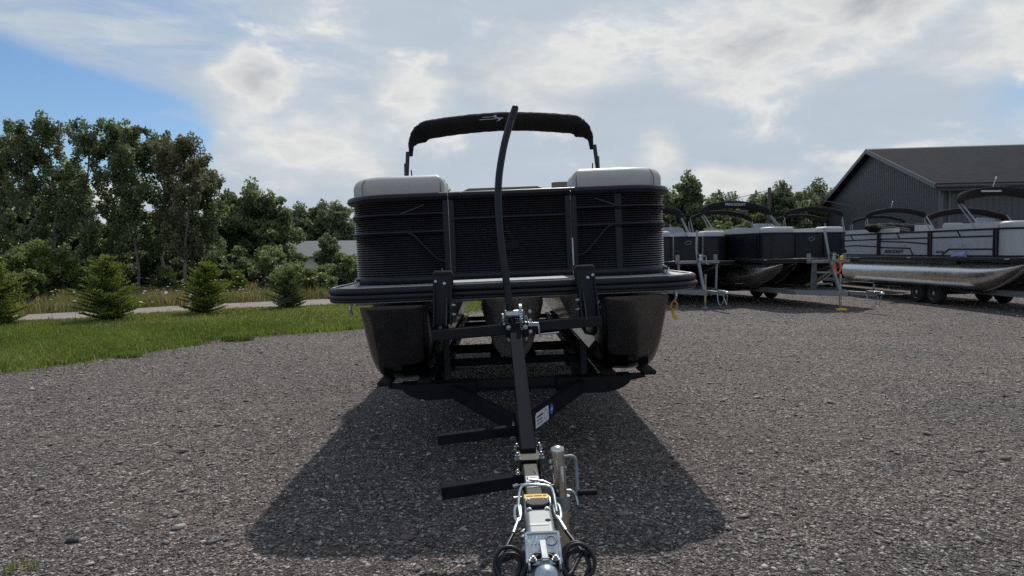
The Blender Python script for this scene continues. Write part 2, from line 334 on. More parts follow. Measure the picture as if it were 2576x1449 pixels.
def stone_col(N, L, fac):
    r = N.new('ShaderNodeValToRGB'); L.new(fac, r.inputs[0]); e = r.color_ramp.elements
    e[0].position = 0.0; e[0].color = (0.024, 0.021, 0.022, 1); e[1].position = 1.0; e[1].color = (0.46, 0.435, 0.405, 1)
    for p, c in ((0.25, (0.054, 0.047, 0.047)), (0.52, (0.104, 0.092, 0.090)), (0.70, (0.108, 0.082, 0.071)), (0.78, (0.160, 0.145, 0.140)), (0.92, (0.27, 0.25, 0.235))):
        k = e.new(p); k.color = (*c, 1)
    return r.outputs[0]
def gravel_mat():
    m, nt, N, L, B = nodes('gravel'); g = N.new('ShaderNodeNewGeometry')
    def vor(scale):
        v = N.new('ShaderNodeTexVoronoi'); L.new(g.outputs['Position'], v.inputs['Vector']); v.inputs['Scale'].default_value = scale; v.inputs['Randomness'].default_value = 1; return v
    a, b = vor(105), vor(52)
    sp = N.new('ShaderNodeSeparateColor'); L.new(a.outputs['Color'], sp.inputs[0]); sp2 = N.new('ShaderNodeSeparateColor'); L.new(b.outputs['Color'], sp2.inputs[0])
    ca = stone_col(N, L, sp.outputs[0]); cb = stone_col(N, L, sp2.outputs[1])
    st = N.new('ShaderNodeMath'); st.operation = 'GREATER_THAN'; L.new(sp2.outputs[0], st.inputs[0]); st.inputs[1].default_value = 0.72
    mx = N.new('ShaderNodeMix'); mx.data_type = 'RGBA'; L.new(st.outputs[0], mx.inputs[0]); L.new(ca, mx.inputs[6]); L.new(cb, mx.inputs[7])
    n = N.new('ShaderNodeTexNoise'); L.new(g.outputs['Position'], n.inputs['Vector']); n.inputs['Scale'].default_value = 0.55; n.inputs['Detail'].default_value = 7; n.inputs['Roughness'].default_value = 0.65
    r = N.new('ShaderNodeValToRGB'); L.new(n.outputs[0], r.inputs[0]); r.color_ramp.elements[0].position = 0.3; r.color_ramp.elements[0].color = (0.72, 0.73, 0.76, 1)
    r.color_ramp.elements[1].position = 0.72; r.color_ramp.elements[1].color = (1.24, 1.15, 1.07, 1)
    mu = N.new('ShaderNodeMix'); mu.data_type = 'RGBA'; mu.blend_type = 'MULTIPLY'; mu.inputs[0].default_value = 1; L.new(mx.outputs[2], mu.inputs[6]); L.new(r.outputs[0], mu.inputs[7])
    # dusty brown fines in the worn tracks
    n2 = N.new('ShaderNodeTexNoise'); mp = N.new('ShaderNodeMapping'); L.new(g.outputs['Position'], mp.inputs[0]); mp.inputs['Scale'].default_value = (0.35, 1.1, 1); L.new(mp.outputs[0], n2.inputs['Vector']); n2.inputs['Scale'].default_value = 0.9; n2.inputs['Detail'].default_value = 6
    r2 = N.new('ShaderNodeMapRange'); L.new(n2.outputs[0], r2.inputs[0]); r2.inputs[1].default_value = 0.50; r2.inputs[2].default_value = 0.70; r2.inputs[4].default_value = 0.75
    md = N.new('ShaderNodeMix'); md.data_type = 'RGBA'; L.new(r2.outputs[0], md.inputs[0]); L.new(mu.outputs[2], md.inputs[6]); md.inputs[7].default_value = (0.118, 0.094, 0.083, 1)
    mp3 = N.new('ShaderNodeMapping'); L.new(g.outputs['Position'], mp3.inputs[0]); mp3.inputs['Scale'].default_value = (0.8, 1.1, 1)
    v3 = N.new('ShaderNodeTexVoronoi'); L.new(mp3.outputs[0], v3.inputs['Vector']); v3.inputs['Scale'].default_value = 36
    s3 = N.new('ShaderNodeSeparateColor'); L.new(v3.outputs['Color'], s3.inputs[0])
    m3 = N.new('ShaderNodeMapRange'); L.new(s3.outputs[0], m3.inputs[0]); m3.inputs[3].default_value = 0.66; m3.inputs[4].default_value = 1.50
    n4 = N.new('ShaderNodeTexNoise'); L.new(mp3.outputs[0], n4.inputs['Vector']); n4.inputs['Scale'].default_value = 7; n4.inputs['Detail'].default_value = 5; n4.inputs['Roughness'].default_value = 0.8
    m4 = N.new('ShaderNodeMapRange'); L.new(n4.outputs[0], m4.inputs[0]); m4.inputs[1].default_value = 0.3; m4.inputs[2].default_value = 0.7; m4.inputs[3].default_value = 0.78; m4.inputs[4].default_value = 1.36
    mm = N.new('ShaderNodeMath'); mm.operation = 'MULTIPLY'; L.new(m3.outputs[0], mm.inputs[0]); L.new(m4.outputs[0], mm.inputs[1])
    vs_ = N.new('ShaderNodeVectorMath'); vs_.operation = 'SCALE'; L.new(md.outputs[2], vs_.inputs[0]); L.new(mm.outputs[0], vs_.inputs[3])
    L.new(vs_.outputs[0], B.inputs['Base Color']); B.inputs['Roughness'].default_value = 0.85; B.inputs['Specular IOR Level'].default_value = 0.3
    ad = N.new('ShaderNodeMath'); ad.operation = 'MINIMUM'; L.new(a.outputs['Distance'], ad.inputs[0]); L.new(b.outputs['Distance'], ad.inputs[1])
    bp = N.new('ShaderNodeBump'); bp.inputs['Strength'].default_value = 0.9; bp.inputs['Distance'].default_value = 0.012; bp.invert = True
    L.new(a.outputs['Distance'], bp.inputs['Height']); L.new(bp.outputs[0], B.inputs['Normal'])
    return m
def stone_mat():
    m, nt, N, L, B = nodes('stones'); at = N.new('ShaderNodeAttribute'); at.attribute_name = 'tint'
    L.new(stone_col(N, L, at.outputs['Fac']), B.inputs['Base Color']); B.inputs['Roughness'].default_value = 0.75; B.inputs['Specular IOR Level'].default_value = 0.35
    return m
def soil_mat():
    m, nt, N, L, B = nodes('turf_soil'); g = N.new('ShaderNodeNewGeometry')
    n = N.new('ShaderNodeTexNoise'); L.new(g.outputs['Position'], n.inputs['Vector']); n.inputs['Scale'].default_value = 3; n.inputs['Detail'].default_value = 9; n.inputs['Roughness'].default_value = 0.7
    r = N.new('ShaderNodeValToRGB'); L.new(n.outputs[0], r.inputs[0]); r.color_ramp.elements[0].position = 0.3; r.color_ramp.elements[0].color = (0.030, 0.042, 0.012, 1)
    r.color_ramp.elements[1].position = 0.7; r.color_ramp.elements[1].color = (0.085, 0.11, 0.028, 1)
    L.new(r.outputs[0], B.inputs['Base Color']); B.inputs['Roughness'].default_value = 0.95
    bp = N.new('ShaderNodeBump'); bp.inputs['Strength'].default_value = 0.8; bp.inputs['Distance'].default_value = 0.05; L.new(n.outputs[0], bp.inputs['Height']); L.new(bp.outputs[0], B.inputs['Normal'])
    return m
M_['gravel'] = gravel_mat(); M_['stones'] = stone_mat(); M_['soil'] = soil_mat()
M_['road'] = mat('road', (0.22, 0.185, 0.17), 0.9, var=0.3, vs=1.5, bump=0.5, bs=30)

# ------------------------------------------------------------------ ground
EDGE = [(-40, -14), (-16, 1.5), (-9.3, 7.0), (-6.82, 9.18), (-6.45, 9.6), (-5.98, 10.51), (-5.54, 11.34), (-5.2, 12.4), (-4.4, 13.0), (-3.08, 13.8), (-1.9, 15.6), (-1.08, 17.5), (0.6, 20.5), (3.0, 25.5), (7.0, 31.0), (12, 54)]
def edge_fine():
    rg = random.Random(4); out = []
    for i, p in enumerate(smooth_path([(x, y, 0) for x, y in EDGE], 9)):
        j = 0.035 if 3 * 9 < i < 12 * 9 else 0.1
        out.append((p.x + rg.uniform(-j, j), p.y + rg.uniform(-j, j)))
    return out
EF = edge_fine()
LOT = np.array(EF + [(60, 54), (60, -30), (-40, -30)])
def inside(poly, x, y):
    c = np.zeros(len(x), bool); n = len(poly); j = n - 1
    for i in range(n):
        xi, yi = poly[i]; xj, yj = poly[j]
        if yi != yj:
            k = ((yi > y) != (yj > y)) & (x < (xj - xi) * (y - yi) / (yj - yi) + xi); c ^= k
        j = i
    return c
def sheet(name, pts, z, m):
    import bmesh
    bm = bmesh.new(); f = bm.faces.new([bm.verts.new((x, y, z)) for x, y in pts]); bm.normal_update()
    if f.normal.z < 0: f.normal_flip()
    bmesh.ops.triangulate(bm, faces=bm.faces[:])
    me = bpy.data.meshes.new(name); bm.to_mesh(me); bm.free(); return struct(obj(name, me, m))
sheet('ground', [(-1200, -300), (1200, -300), (1200, 1500), (-1200, 1500)], -0.02, M_['soil'])
sheet('gravel_lot', [tuple(p) for p in LOT], 0.0, M_['gravel'])
RN = [(-26, 7.6), (-17, 12.6), (-11.6, 15.95), (-10.3, 16.7), (-8.9, 18.0), (-7.1, 19.1), (-5.2, 20.0), (-1.8, 21.9), (3.2, 25.2), (14.3, 60)]
RF = [(-28, 10.5), (-18.5, 15.2), (-12.97, 18.42), (-11.77, 19.23), (-10.22, 20.8), (-8.19, 22.08), (-6.08, 23.18), (-2.8, 25.0), (1, 28), (11, 60)]
rs = [(p.x, p.y) for p in smooth_path([(x, y, 0) for x, y in RN], 10)]; rf = [(p.x, p.y) for p in smooth_path([(x, y, 0) for x, y in RF], 10)]
ROAD = np.array(rs + rf[::-1])
sheet('road', [tuple(p) for p in ROAD], -0.012, M_['road'])

def set_tint(me, t):
    a = me.attributes.new('tint', 'FLOAT', 'POINT'); a.data.foreach_set('value', np.asarray(t, np.float32))
def np_mesh(name, V, F, tint=None, smooth=False):
    me = bpy.data.meshes.new(name); V = np.asarray(V, np.float32); F = np.asarray(F, np.int32)
    me.vertices.add(len(V)); me.vertices.foreach_set('co', V.ravel())
    k = F.shape[1]; me.loops.add(F.size); me.loops.foreach_set('vertex_index', F.ravel())
    me.polygons.add(len(F)); me.polygons.foreach_set('loop_start', np.arange(0, F.size, k, dtype=np.int32)); me.polygons.foreach_set('loop_total', np.full(len(F), k, np.int32))
    me.update(calc_edges=True); me.validate()
    if tint is not None: set_tint(me, tint)
    return me

def gravel_stones(n=210000):
    rg = np.random.default_rng(11)
    d = 1.6 * (22.0 / 1.6) ** (rg.random(n) ** 0.85)
    x = (rg.random(n) * 2 - 1) * (0.82 * d + 0.4)
    k = inside(LOT, x, d); x, d = x[k], d[k]; n = len(x)
    s = rg.lognormal(math.log(0.0044), 0.50, n) * (0.9 + 0.045 * d)
    s = np.where(rg.random(n) < 0.010, s * 2.2, s); s = np.clip(s, 0.003, 0.035)
    base = np.array([(1, 0, 0), (0, 1, 0), (-1, 0, 0), (0, -1, 0), (0, 0, 0.75), (0, 0, -0.6)], float)
    V = base[None] * rg.uniform(0.65, 1.25, (n, 6, 1)) + rg.normal(0, 0.16, (n, 6, 3))
    V *= np.stack([rg.uniform(0.9, 1.7, n), np.ones(n), rg.uniform(0.45, 0.85, n)], 1)[:, None] * s[:, None, None]
    a = rg.random(n) * 2 * math.pi; ca, sa = np.cos(a)[:, None], np.sin(a)[:, None]
    X = V[..., 0] * ca - V[..., 1] * sa; Y = V[..., 0] * sa + V[..., 1] * ca
    til = rg.normal(0, 0.25, n)[:, None]
    V = np.stack([X + x[:, None], Y + d[:, None], V[..., 2] + X * til + (s * 0.22)[:, None]], 2)
    F0 = np.array([(0, 1, 4), (1, 2, 4), (2, 3, 4), (3, 0, 4), (1, 0, 5), (2, 1, 5), (3, 2, 5), (0, 3, 5)])
    F = (F0[None] + (np.arange(n) * 6)[:, None, None]).reshape(-1, 3)
    t = np.clip(rg.beta(1.35, 1.25, n), 0, 1); big = s > .0045 * (0.9 + 0.045 * d) * 2.1
    t = np.where(big, rg.uniform(.74, 1.0, n), t); t = np.where(rg.random(n) < .05, rg.uniform(.9, 1.0, n), t); t = np.repeat(t, 6)
    o = obj('loose_gravel', np_mesh('loose_gravel', V.reshape(-1, 3), F, t), M_['stones'])
    tag(o, 'loose grey gravel stones covering the parking lot', 'gravel'); struct(o, 'stuff')
gravel_stones()
def field_stones():
    """the few larger stones one can pick out on the lot"""
    rg = random.Random(5)
    for lab, x, y, s, t in (('round brown stone lying in the shade left of the trailer tongue', -0.575, 3.62, 0.030, 0.72), ('pale round stone lying in the shade right of the jack', 0.62, 3.92, 0.027, 0.80),
                            ('dark brown stone on the sunlit gravel at far lower left', -2.36, 3.64, 0.027, 0.10)):
        V = []; n = 10
        for i in range(7):
            for k in range(n):
                th = math.pi * i / 6; ph = 2 * math.pi * k / n; q = s * rg.uniform(0.88, 1.08)
                V.append((1.35 * q * math.sin(th) * math.cos(ph), q * math.sin(th) * math.sin(ph), 0.62 * q * math.cos(th)))
        mb = MB(); mb.add(V, [(i * n + k, i * n + (k + 1) % n, (i + 1) * n + (k + 1) % n, (i + 1) * n + k) for i in range(6) for k in range(n)])
        o = obj('stone', mb, M_['stones'], smooth=60, loc=(x, y, 0.35 * s)); set_tint(o.data, [t] * len(o.data.vertices)); tag(o, lab, 'stone', 'larger stones on the gravel')
field_stones()

def blades(name, x, y, h, w, tint, rg, lean=0.35):
    n = len(x); a = rg.random(n) * 2 * math.pi; cx, sx = np.cos(a), np.sin(a)
    la = rg.random(n) * 2 * math.pi; lx = np.cos(la) * h * lean * rg.random(n) * 1.6; ly = np.sin(la) * h * lean * rg.random(n) * 1.6
    z0 = np.full(n, -0.02)
    P = [np.stack([x - cx * w, y - sx * w, z0], 1), np.stack([x + cx * w, y + sx * w, z0], 1),
         np.stack([x + cx * w * .8 + lx * .35, y + sx * w * .8 + ly * .35, h * .6], 1), np.stack([x - cx * w * .8 + lx * .35, y - sx * w * .8 + ly * .35, h * .6], 1), np.stack([x + lx, y + ly, h], 1)]
    V = np.stack(P, 1).reshape(-1, 3); b = np.arange(n) * 5
    F = np.concatenate([np.stack([b, b + 1, b + 2], 1), np.stack([b, b + 2, b + 3], 1), np.stack([b + 3, b + 2, b + 4], 1)])
    return np_mesh(name, V, F, np.repeat(tint, 5))
def lawn():
    rg = np.random.default_rng(3)
    n = 330000
    y = 7.5 + (24.5 - 7.5) * rg.random(n) ** 1.5; x = -0.80 * y - 0.5 + rg.random(n) * (0.80 * y + 1.2)
    # fuzzy margin where the turf thins out over the gravel
    m = rg.normal(0, 0.13, (2, n)) * np.where(rg.random(n) < .12, 3.2, 1.0); k = ~inside(LOT, x + m[0], y + m[1]) & ~inside(ROAD, x + m[0] * .6, y + m[1] * .6 + .12)
    x, y = x[k], y[k]
    f = inside(ROAD, x, y - 0.0)
    far = ~(inside(np.array(rs + [(14, -20), (-60, -20), (-60, 8)]), x, y))
    # mown side
    xm, ym = x[~far], y[~far]; n = len(xm)
    pn = np.sin(xm * 1.7 + ym * .6) * np.cos(ym * 1.3 - xm * .4)
    h = (0.055 + 0.05 * rg.random(n)) * (1 + 0.25 * pn) + np.where(rg.random(n) < 0.008, 0.08, 0)
    p2 = np.sin(xm * .9 - ym * .35 + 2) * np.cos(ym * .55 + xm * .3) + .5 * np.sin(xm * 3.1 + ym * 2.3)
    t = np.clip(rg.normal(0.46, 0.2, n) + 0.14 * pn + 0.10 * p2, 0, .86); t = np.where(rg.random(n) < 0.05 + .14 * np.clip(p2 - .3, 0, 1) + .22 * (ym > 15), 1.0, t)
    o = obj('grass', blades('grass', xm, ym, h, 0.0045 + 0.00035 * ym, t, rg), M_['grass']); tag(o, 'mown green grass between the gravel lot and the road', 'grass'); struct(o, 'stuff')
    # rough strip beyond the road and along the near verge
    n = 60000; y = 12 + 18 * rg.random(n); x = -0.82 * y + rg.random(n) * (0.82 * y + 3)
    k = ~inside(LOT, x, y) & ~inside(ROAD, x, y) & ~inside(ROAD, x + .1, y + .35); x, y = x[k], y[k]
    near = inside(np.array(rs + [(14, -20), (-60, -20), (-60, 8)]), x, y)
    dist = np.min(np.stack([np.hypot(x - p[0], y - p[1]) for p in rs[::3]]), 0)
    k = (~near) | (dist < 0.8); x, y, near = x[k], y[k], near[k]; n = len(x)
    pn = np.sin(x * 2.1 + 1) * np.cos(y * 1.9)
    h = np.where(near, 0.07, 0.27) * (0.6 + 0.8 * rg.random(n)) * (1 + 0.35 * pn)
    o = obj('tall_grass', blades('tall_grass', x, y, h, 0.009 + 0.0003 * y, np.clip(rg.normal(0.52, 0.24, n) + 0.2 * pn, 0, 1), rg, 0.5), M_['tall_grass']); tag(o, 'tall dry meadow grass along both sides of the road', 'grass'); struct(o, 'stuff')
    # wildflowers: flat white heads on thin stems
    V = []; F = []; T = []
    spots = [(-9.9, 16.0, .9, 26), (-9.0, 16.4, .8, 22), (-8.7, 17.3, .8, 18), (-12.2, 24.6, 1.2, 34), (-11.3, 24.2, 1.0, 26), (-7.5, 18.6, .7, 16), (-6.9, 19.0, .7, 18), (-9.8, 24.0, 1.0, 22), (-7.0, 23.9, 1.0, 26), (-5.4, 24.2, .9, 18), (-8.2, 22.9, .8, 14), (-14.2, 21.6, 1.3, 14)]
    for cx, cy, sp, c in spots:
        for _ in range(int(c * .55)):
            x, y = cx + rg.normal(0, sp), cy + rg.normal(0, sp * .6)
            if inside(ROAD, np.array([x]), np.array([y]))[0] or inside(LOT, np.array([x]), np.array([y]))[0]: continue
            h = rg.uniform(0.3, 0.75); r = rg.uniform(0.022, 0.05); b = len(V); tx, ty = rg.normal(0, .25, 2)
            V.append((x, y, h + .006)); T.append(.9)
            for q in range(7):
                a = q * 2 * math.pi / 7; rr = r * rg.uniform(.8, 1.15); V.append((x + rr * math.cos(a), y + rr * math.sin(a), h + rr * (math.cos(a) * tx + math.sin(a) * ty) - .004)); T.append(.75 + .25 * rg.random())
            F += [(b, b + 1 + q, b + 1 + (q + 1) % 7) for q in range(7)]
            b = len(V); V += [(x - .003, y, 0), (x + .003, y, 0), (x, y, h)]; T += [0, 0, 0]; F.append((b, b + 1, b + 2))
    o = obj('wildflowers', np_mesh('wildflowers', V, F, T), M_['flower']); tag(o, 'white wildflower heads scattered along the roadside', 'flowers'); struct(o, 'stuff')
lawn()

def weed_tufts():
    rg = np.random.default_rng(31)
    for lab, x, y, r, n, h in (('small yellow-green weed tuft on the gravel in the lower left corner', -2.42, 3.32, .06, 45, .020), ('leafy weed clump growing out on the gravel by the grass edge', -4.86, 12.25, .20, 420, .13), ('low weed patch at the gravel edge far left', -5.75, 10.35, .13, 220, .07)):
        a = rg.random(n) * 6.283; q = r * np.sqrt(rg.random(n)); me = blades('weed_tuft', q * np.cos(a) * 1.4, q * np.sin(a), h * (.4 + .8 * rg.random(n)), np.full(n, .0035 + .003 * (y > 6)), np.clip(rg.normal(.85 if y < 6 else .5, .25, n), 0, 1), rg, .8)
        tag(obj('weed_tuft', me, M_['grass'], loc=(x, y, .018)), lab, 'weed', 'weeds on the gravel')
weed_tufts()
# ------------------------------------------------------------------ trees
def leaf_mesh(name, C, size, rg, tint, aspect=0.62, up=0.25):
    n = len(C); a = rg.normal(0, 1, (n, 3)); a[:, 2] -= up; a /= np.linalg.norm(a, axis=1)[:, None]
    b = np.cross(a, rg.normal(0, 1, (n, 3))); b /= np.linalg.norm(b, axis=1)[:, None] + 1e-9
    s = size * rg.uniform(0.6, 1.35, n)[:, None]; a = a * s; b = b * s * aspect
    V = np.stack([C - a, C + b, C + a, C - b], 1).reshape(-1, 3)
    return np_mesh(name, V, np.arange(4 * n).reshape(-1, 4), np.repeat(tint, 4))
def branch(mb, p0, p1, r0, r1, rg, k=4, bend=0.08):
    p0, p1 = np.array(p0, float), np.array(p1, float); L = np.linalg.norm(p1 - p0); pts = []
    for i in range(k + 1):
        t = i / k; q = p0 + (p1 - p0) * t
        if 0 < i: q = q + rg.normal(0, bend * L * .35, 3) * (t * (1 - t) * 4 + .15)
        pts.append(tuple(q))
    mb.tube(pts, [r0 + (r1 - r0) * i / k for i in range(k + 1)], 6); return pts
def tree(name, label, cat, x, y, H, rad, seed, leaf, bark, style='broad', dens=1.0, size=0.075, group=None, r0=None, low=None):
    rg = np.random.default_rng(seed); root = thing(name, label, cat, (x, y, -0.02), (0, 0, 0), group)
    mb = MB(); r0 = r0 or 0.016 * H + 0.02; cl = []
    top = (rg.normal(0, .05 * H), rg.normal(0, .05 * H), H * 0.97)
    tr = branch(mb, (0, 0, -0.05), top, r0, r0 * .22, rg, 8, 0.06)
    def on(t): f = t * 8; i = min(int(f), 7); return np.array(tr[i]) + (np.array(tr[i + 1]) - np.array(tr[i])) * (f - i)
    if style == 'poplar':
        lo = low or 0.20; nb = int(20 * dens)
        for i in range(nb):
            t = lo + (0.97 - lo) * ((i + rg.random()) / nb); p = on(t); a = rg.random() * 6.283
            u = (t - lo) / (1 - lo); ln = rad * (0.5 + 1.0 * math.sin(math.pi * min(1, .18 + .78 * u))) * rg.uniform(.55, 1.05)
            rise = rg.uniform(.5, 1.15) * ln
            e = p + np.array([math.cos(a) * ln * .75, math.sin(a) * ln * .75, rise])
            branch(mb, p, e, r0 * .32 * (1 - t * .6), .006, rg, 3)
            for s in (.45, .75, 1.0):
                if rg.random() < .88: cl.append((p + (e - p) * s + rg.normal(0, .10, 3), rg.uniform(.12, .25) * (0.7 + .22 * rad), rg.uniform(1.1, 1.8)))
        for s in (0.93, 0.985): cl.append((on(s), .22, 1.9))
    else:
        lo = low or 0.14; nb = int(24 * dens)
        for i in range(nb):
            t = lo + (0.95 - lo) * ((i + rg.random()) / nb); p = on(t * .9); a = rg.random() * 6.283; u = (t - lo) / (1 - lo)
            ln = rad * math.sqrt(max(.05, 1 - (1.75 * (u - .40)) ** 2)) * rg.uniform(.6, 1.08)
            e = p + np.array([math.cos(a) * ln, math.sin(a) * ln, ln * rg.uniform(.15, .6)])
            branch(mb, p, e, r0 * .35 * (1 - t * .6), .006, rg, 3)
            for s in (.5, .78, 1.0): cl.append((p + (e - p) * s + rg.normal(0, .14 * rad, 3), rg.uniform(.16, .34) * (.35 + .55 * rad), rg.uniform(.75, 1.15)))
        cl.append((on(.97), .25 * rad, 1.5)); cl.append((on(.9), .35 * rad, 1.2))
    C = []; T = []
    for c, r, st in cl:
        n = int(min(420, 55 + 62 * (r / max(.05, size * 2.2)) ** 2) * (.66 if style == 'poplar' else .9)); q = rg.normal(0, 1, (n, 3)); q /= np.linalg.norm(q, axis=1)[:, None]; q *= (rg.random(n) ** .45)[:, None] * r * 1.25; q[:, 2] *= st
        C.append(q + c); T.append(np.clip(rg.normal(rg.uniform(.3, .65), .18, n), 0, 1))
    C = np.concatenate(C); T = np.concatenate(T); k = C[:, 2] > .05; C, T = C[k], T[k]
    obj('trunk', mb, bark, root, smooth=60); obj('crown', leaf_mesh('crown', C, size, rg, T), leaf, root)
    return root
def shrub(name, label, cat, x, y, H, rad, seed, leaf, group=None, size=.06):
    rg = np.random.default_rng(seed); root = thing(name, label, cat, (x, y, -0.02), group=group); mb = MB(); C = []; T = []
    for i in range(int(9 + 5 * rad)):
        a = rg.random() * 6.283; rr = rad * math.sqrt(rg.random()) * .85; hh = H * math.sqrt(max(.08, 1 - (rr / rad) ** 2)) * rg.uniform(.72, 1.0)
        e = np.array([math.cos(a) * rr, math.sin(a) * rr, hh]); branch(mb, (e[0] * .15, e[1] * .15, -.03), e, .022, .005, rg, 3)
        for s in (.35, .6, .82, 1.0):
            r = rg.uniform(.16, .30) * (.35 + .5 * rad); n = int(min(300, 50 + 60 * (r / (size * 2.2)) ** 2)); q = rg.normal(0, 1, (n, 3)); q /= np.linalg.norm(q, axis=1)[:, None]
            q *= (rg.random(n) ** .45)[:, None] * r * 1.3; q[:, 2] *= .8
            C.append(q + e * np.array([s * 1.0, s * 1.0, s]) + rg.normal(0, .08, 3)); T.append(np.clip(rg.normal(rg.uniform(.3, .7), .18, n), 0, 1))
    C = np.concatenate(C); T = np.concatenate(T); k = C[:, 2] > .02; C, T = C[k], T[k]
    obj('stem', mb, M_['bark_dark'], root); obj('foliage', leaf_mesh('foliage', C, size, rg, T), leaf, root); return root
def spruce(label, x, y, H, rad, seed, leaf, group):
    rg = np.random.default_rng(seed); root = thing('spruce', label, 'spruce', (x, y, -0.02), group=group)
    mb = MB(); mb.tube([(0, 0, -.03), (0, 0, H * .6), (0.01, 0, H * .98)], [.03, .018, .004], 6); V = []; F = []; T = []
    def needles(p, d, n, ln, bright):
        for _ in range(n):
            c = p + d * rg.random(); v = rg.normal(0, 1, 3); v[2] = abs(v[2]) * .6 + .15; v = v / np.linalg.norm(v) * .75 + d / (np.linalg.norm(d) + 1e-9) * .7
            v = v / np.linalg.norm(v) * ln * rg.uniform(.6, 1.3); w = np.cross(v, rg.normal(0, 1, 3)); w = w / (np.linalg.norm(w) + 1e-9) * ln * .17
            b = len(V); V.extend([c - w, c + w, c + v]); F.append((b, b + 1, b + 2)); T.extend([min(1, max(0, rg.normal(bright, .16)))] * 3)
    z = .06; ph = rg.random() * 6.283; lv = 1.0
    while z < H * .95:
        u = z / H; nb = max(4, int(11 - 6 * u)); ln = rad * (1 - u) ** .8 * (1.0 if u > .12 else .85)
        for k in range(nb):
            a = rg.random() * 6.283; l = ln * lv * rg.uniform(.5, 1.2) * (1 + .24 * math.sin(a + ph) + .16 * math.sin(3 * a + z * 9)) + .03; e = np.array([math.cos(a) * l, math.sin(a) * l, l * (.28 + .6 * u)]); p = np.array([0, 0, z])
            mb.tube([tuple(p), tuple(p + e * .6 + np.array([0, 0, -.02])), tuple(p + e)], [.007, .005, .003], 4)
            m = max(2, int(l / .085))
            for j in range(m):
                q = p + e * ((j + .5) / m); needles(q, e / m, 15, .062, .22 + .46 * ((j + 1) / m) ** 1.6 + .18 * u)  # lime tips, plus top light painted in as a lighter tint with height
                sd = np.array([-e[1], e[0], 0]) / l * (1 - j / m * .6) * l * .38
                for s_ in (-1, 1):
                    if l > .12: needles(q, sd * s_ + e * .16, int(13), .056, .25 + .45 * ((j + 1) / m) ** 1.4 + .18 * u)
        z += .050 + .030 * (1 - u); lv = rg.uniform(.82, 1.18)
    needles(np.array([0, 0, H * .88]), np.array([0, 0, H * .12]), 40, .05, .8)
    obj('trunk', mb, M_['bark_dark'], root); obj('foliage', np_mesh('foliage', V, F, T), leaf, root); return root
ORD = ['first', 'second', 'third', 'fourth', 'fifth', 'sixth', 'seventh', 'eighth', 'ninth', 'tenth', 'eleventh', 'twelfth', 'thirteenth']
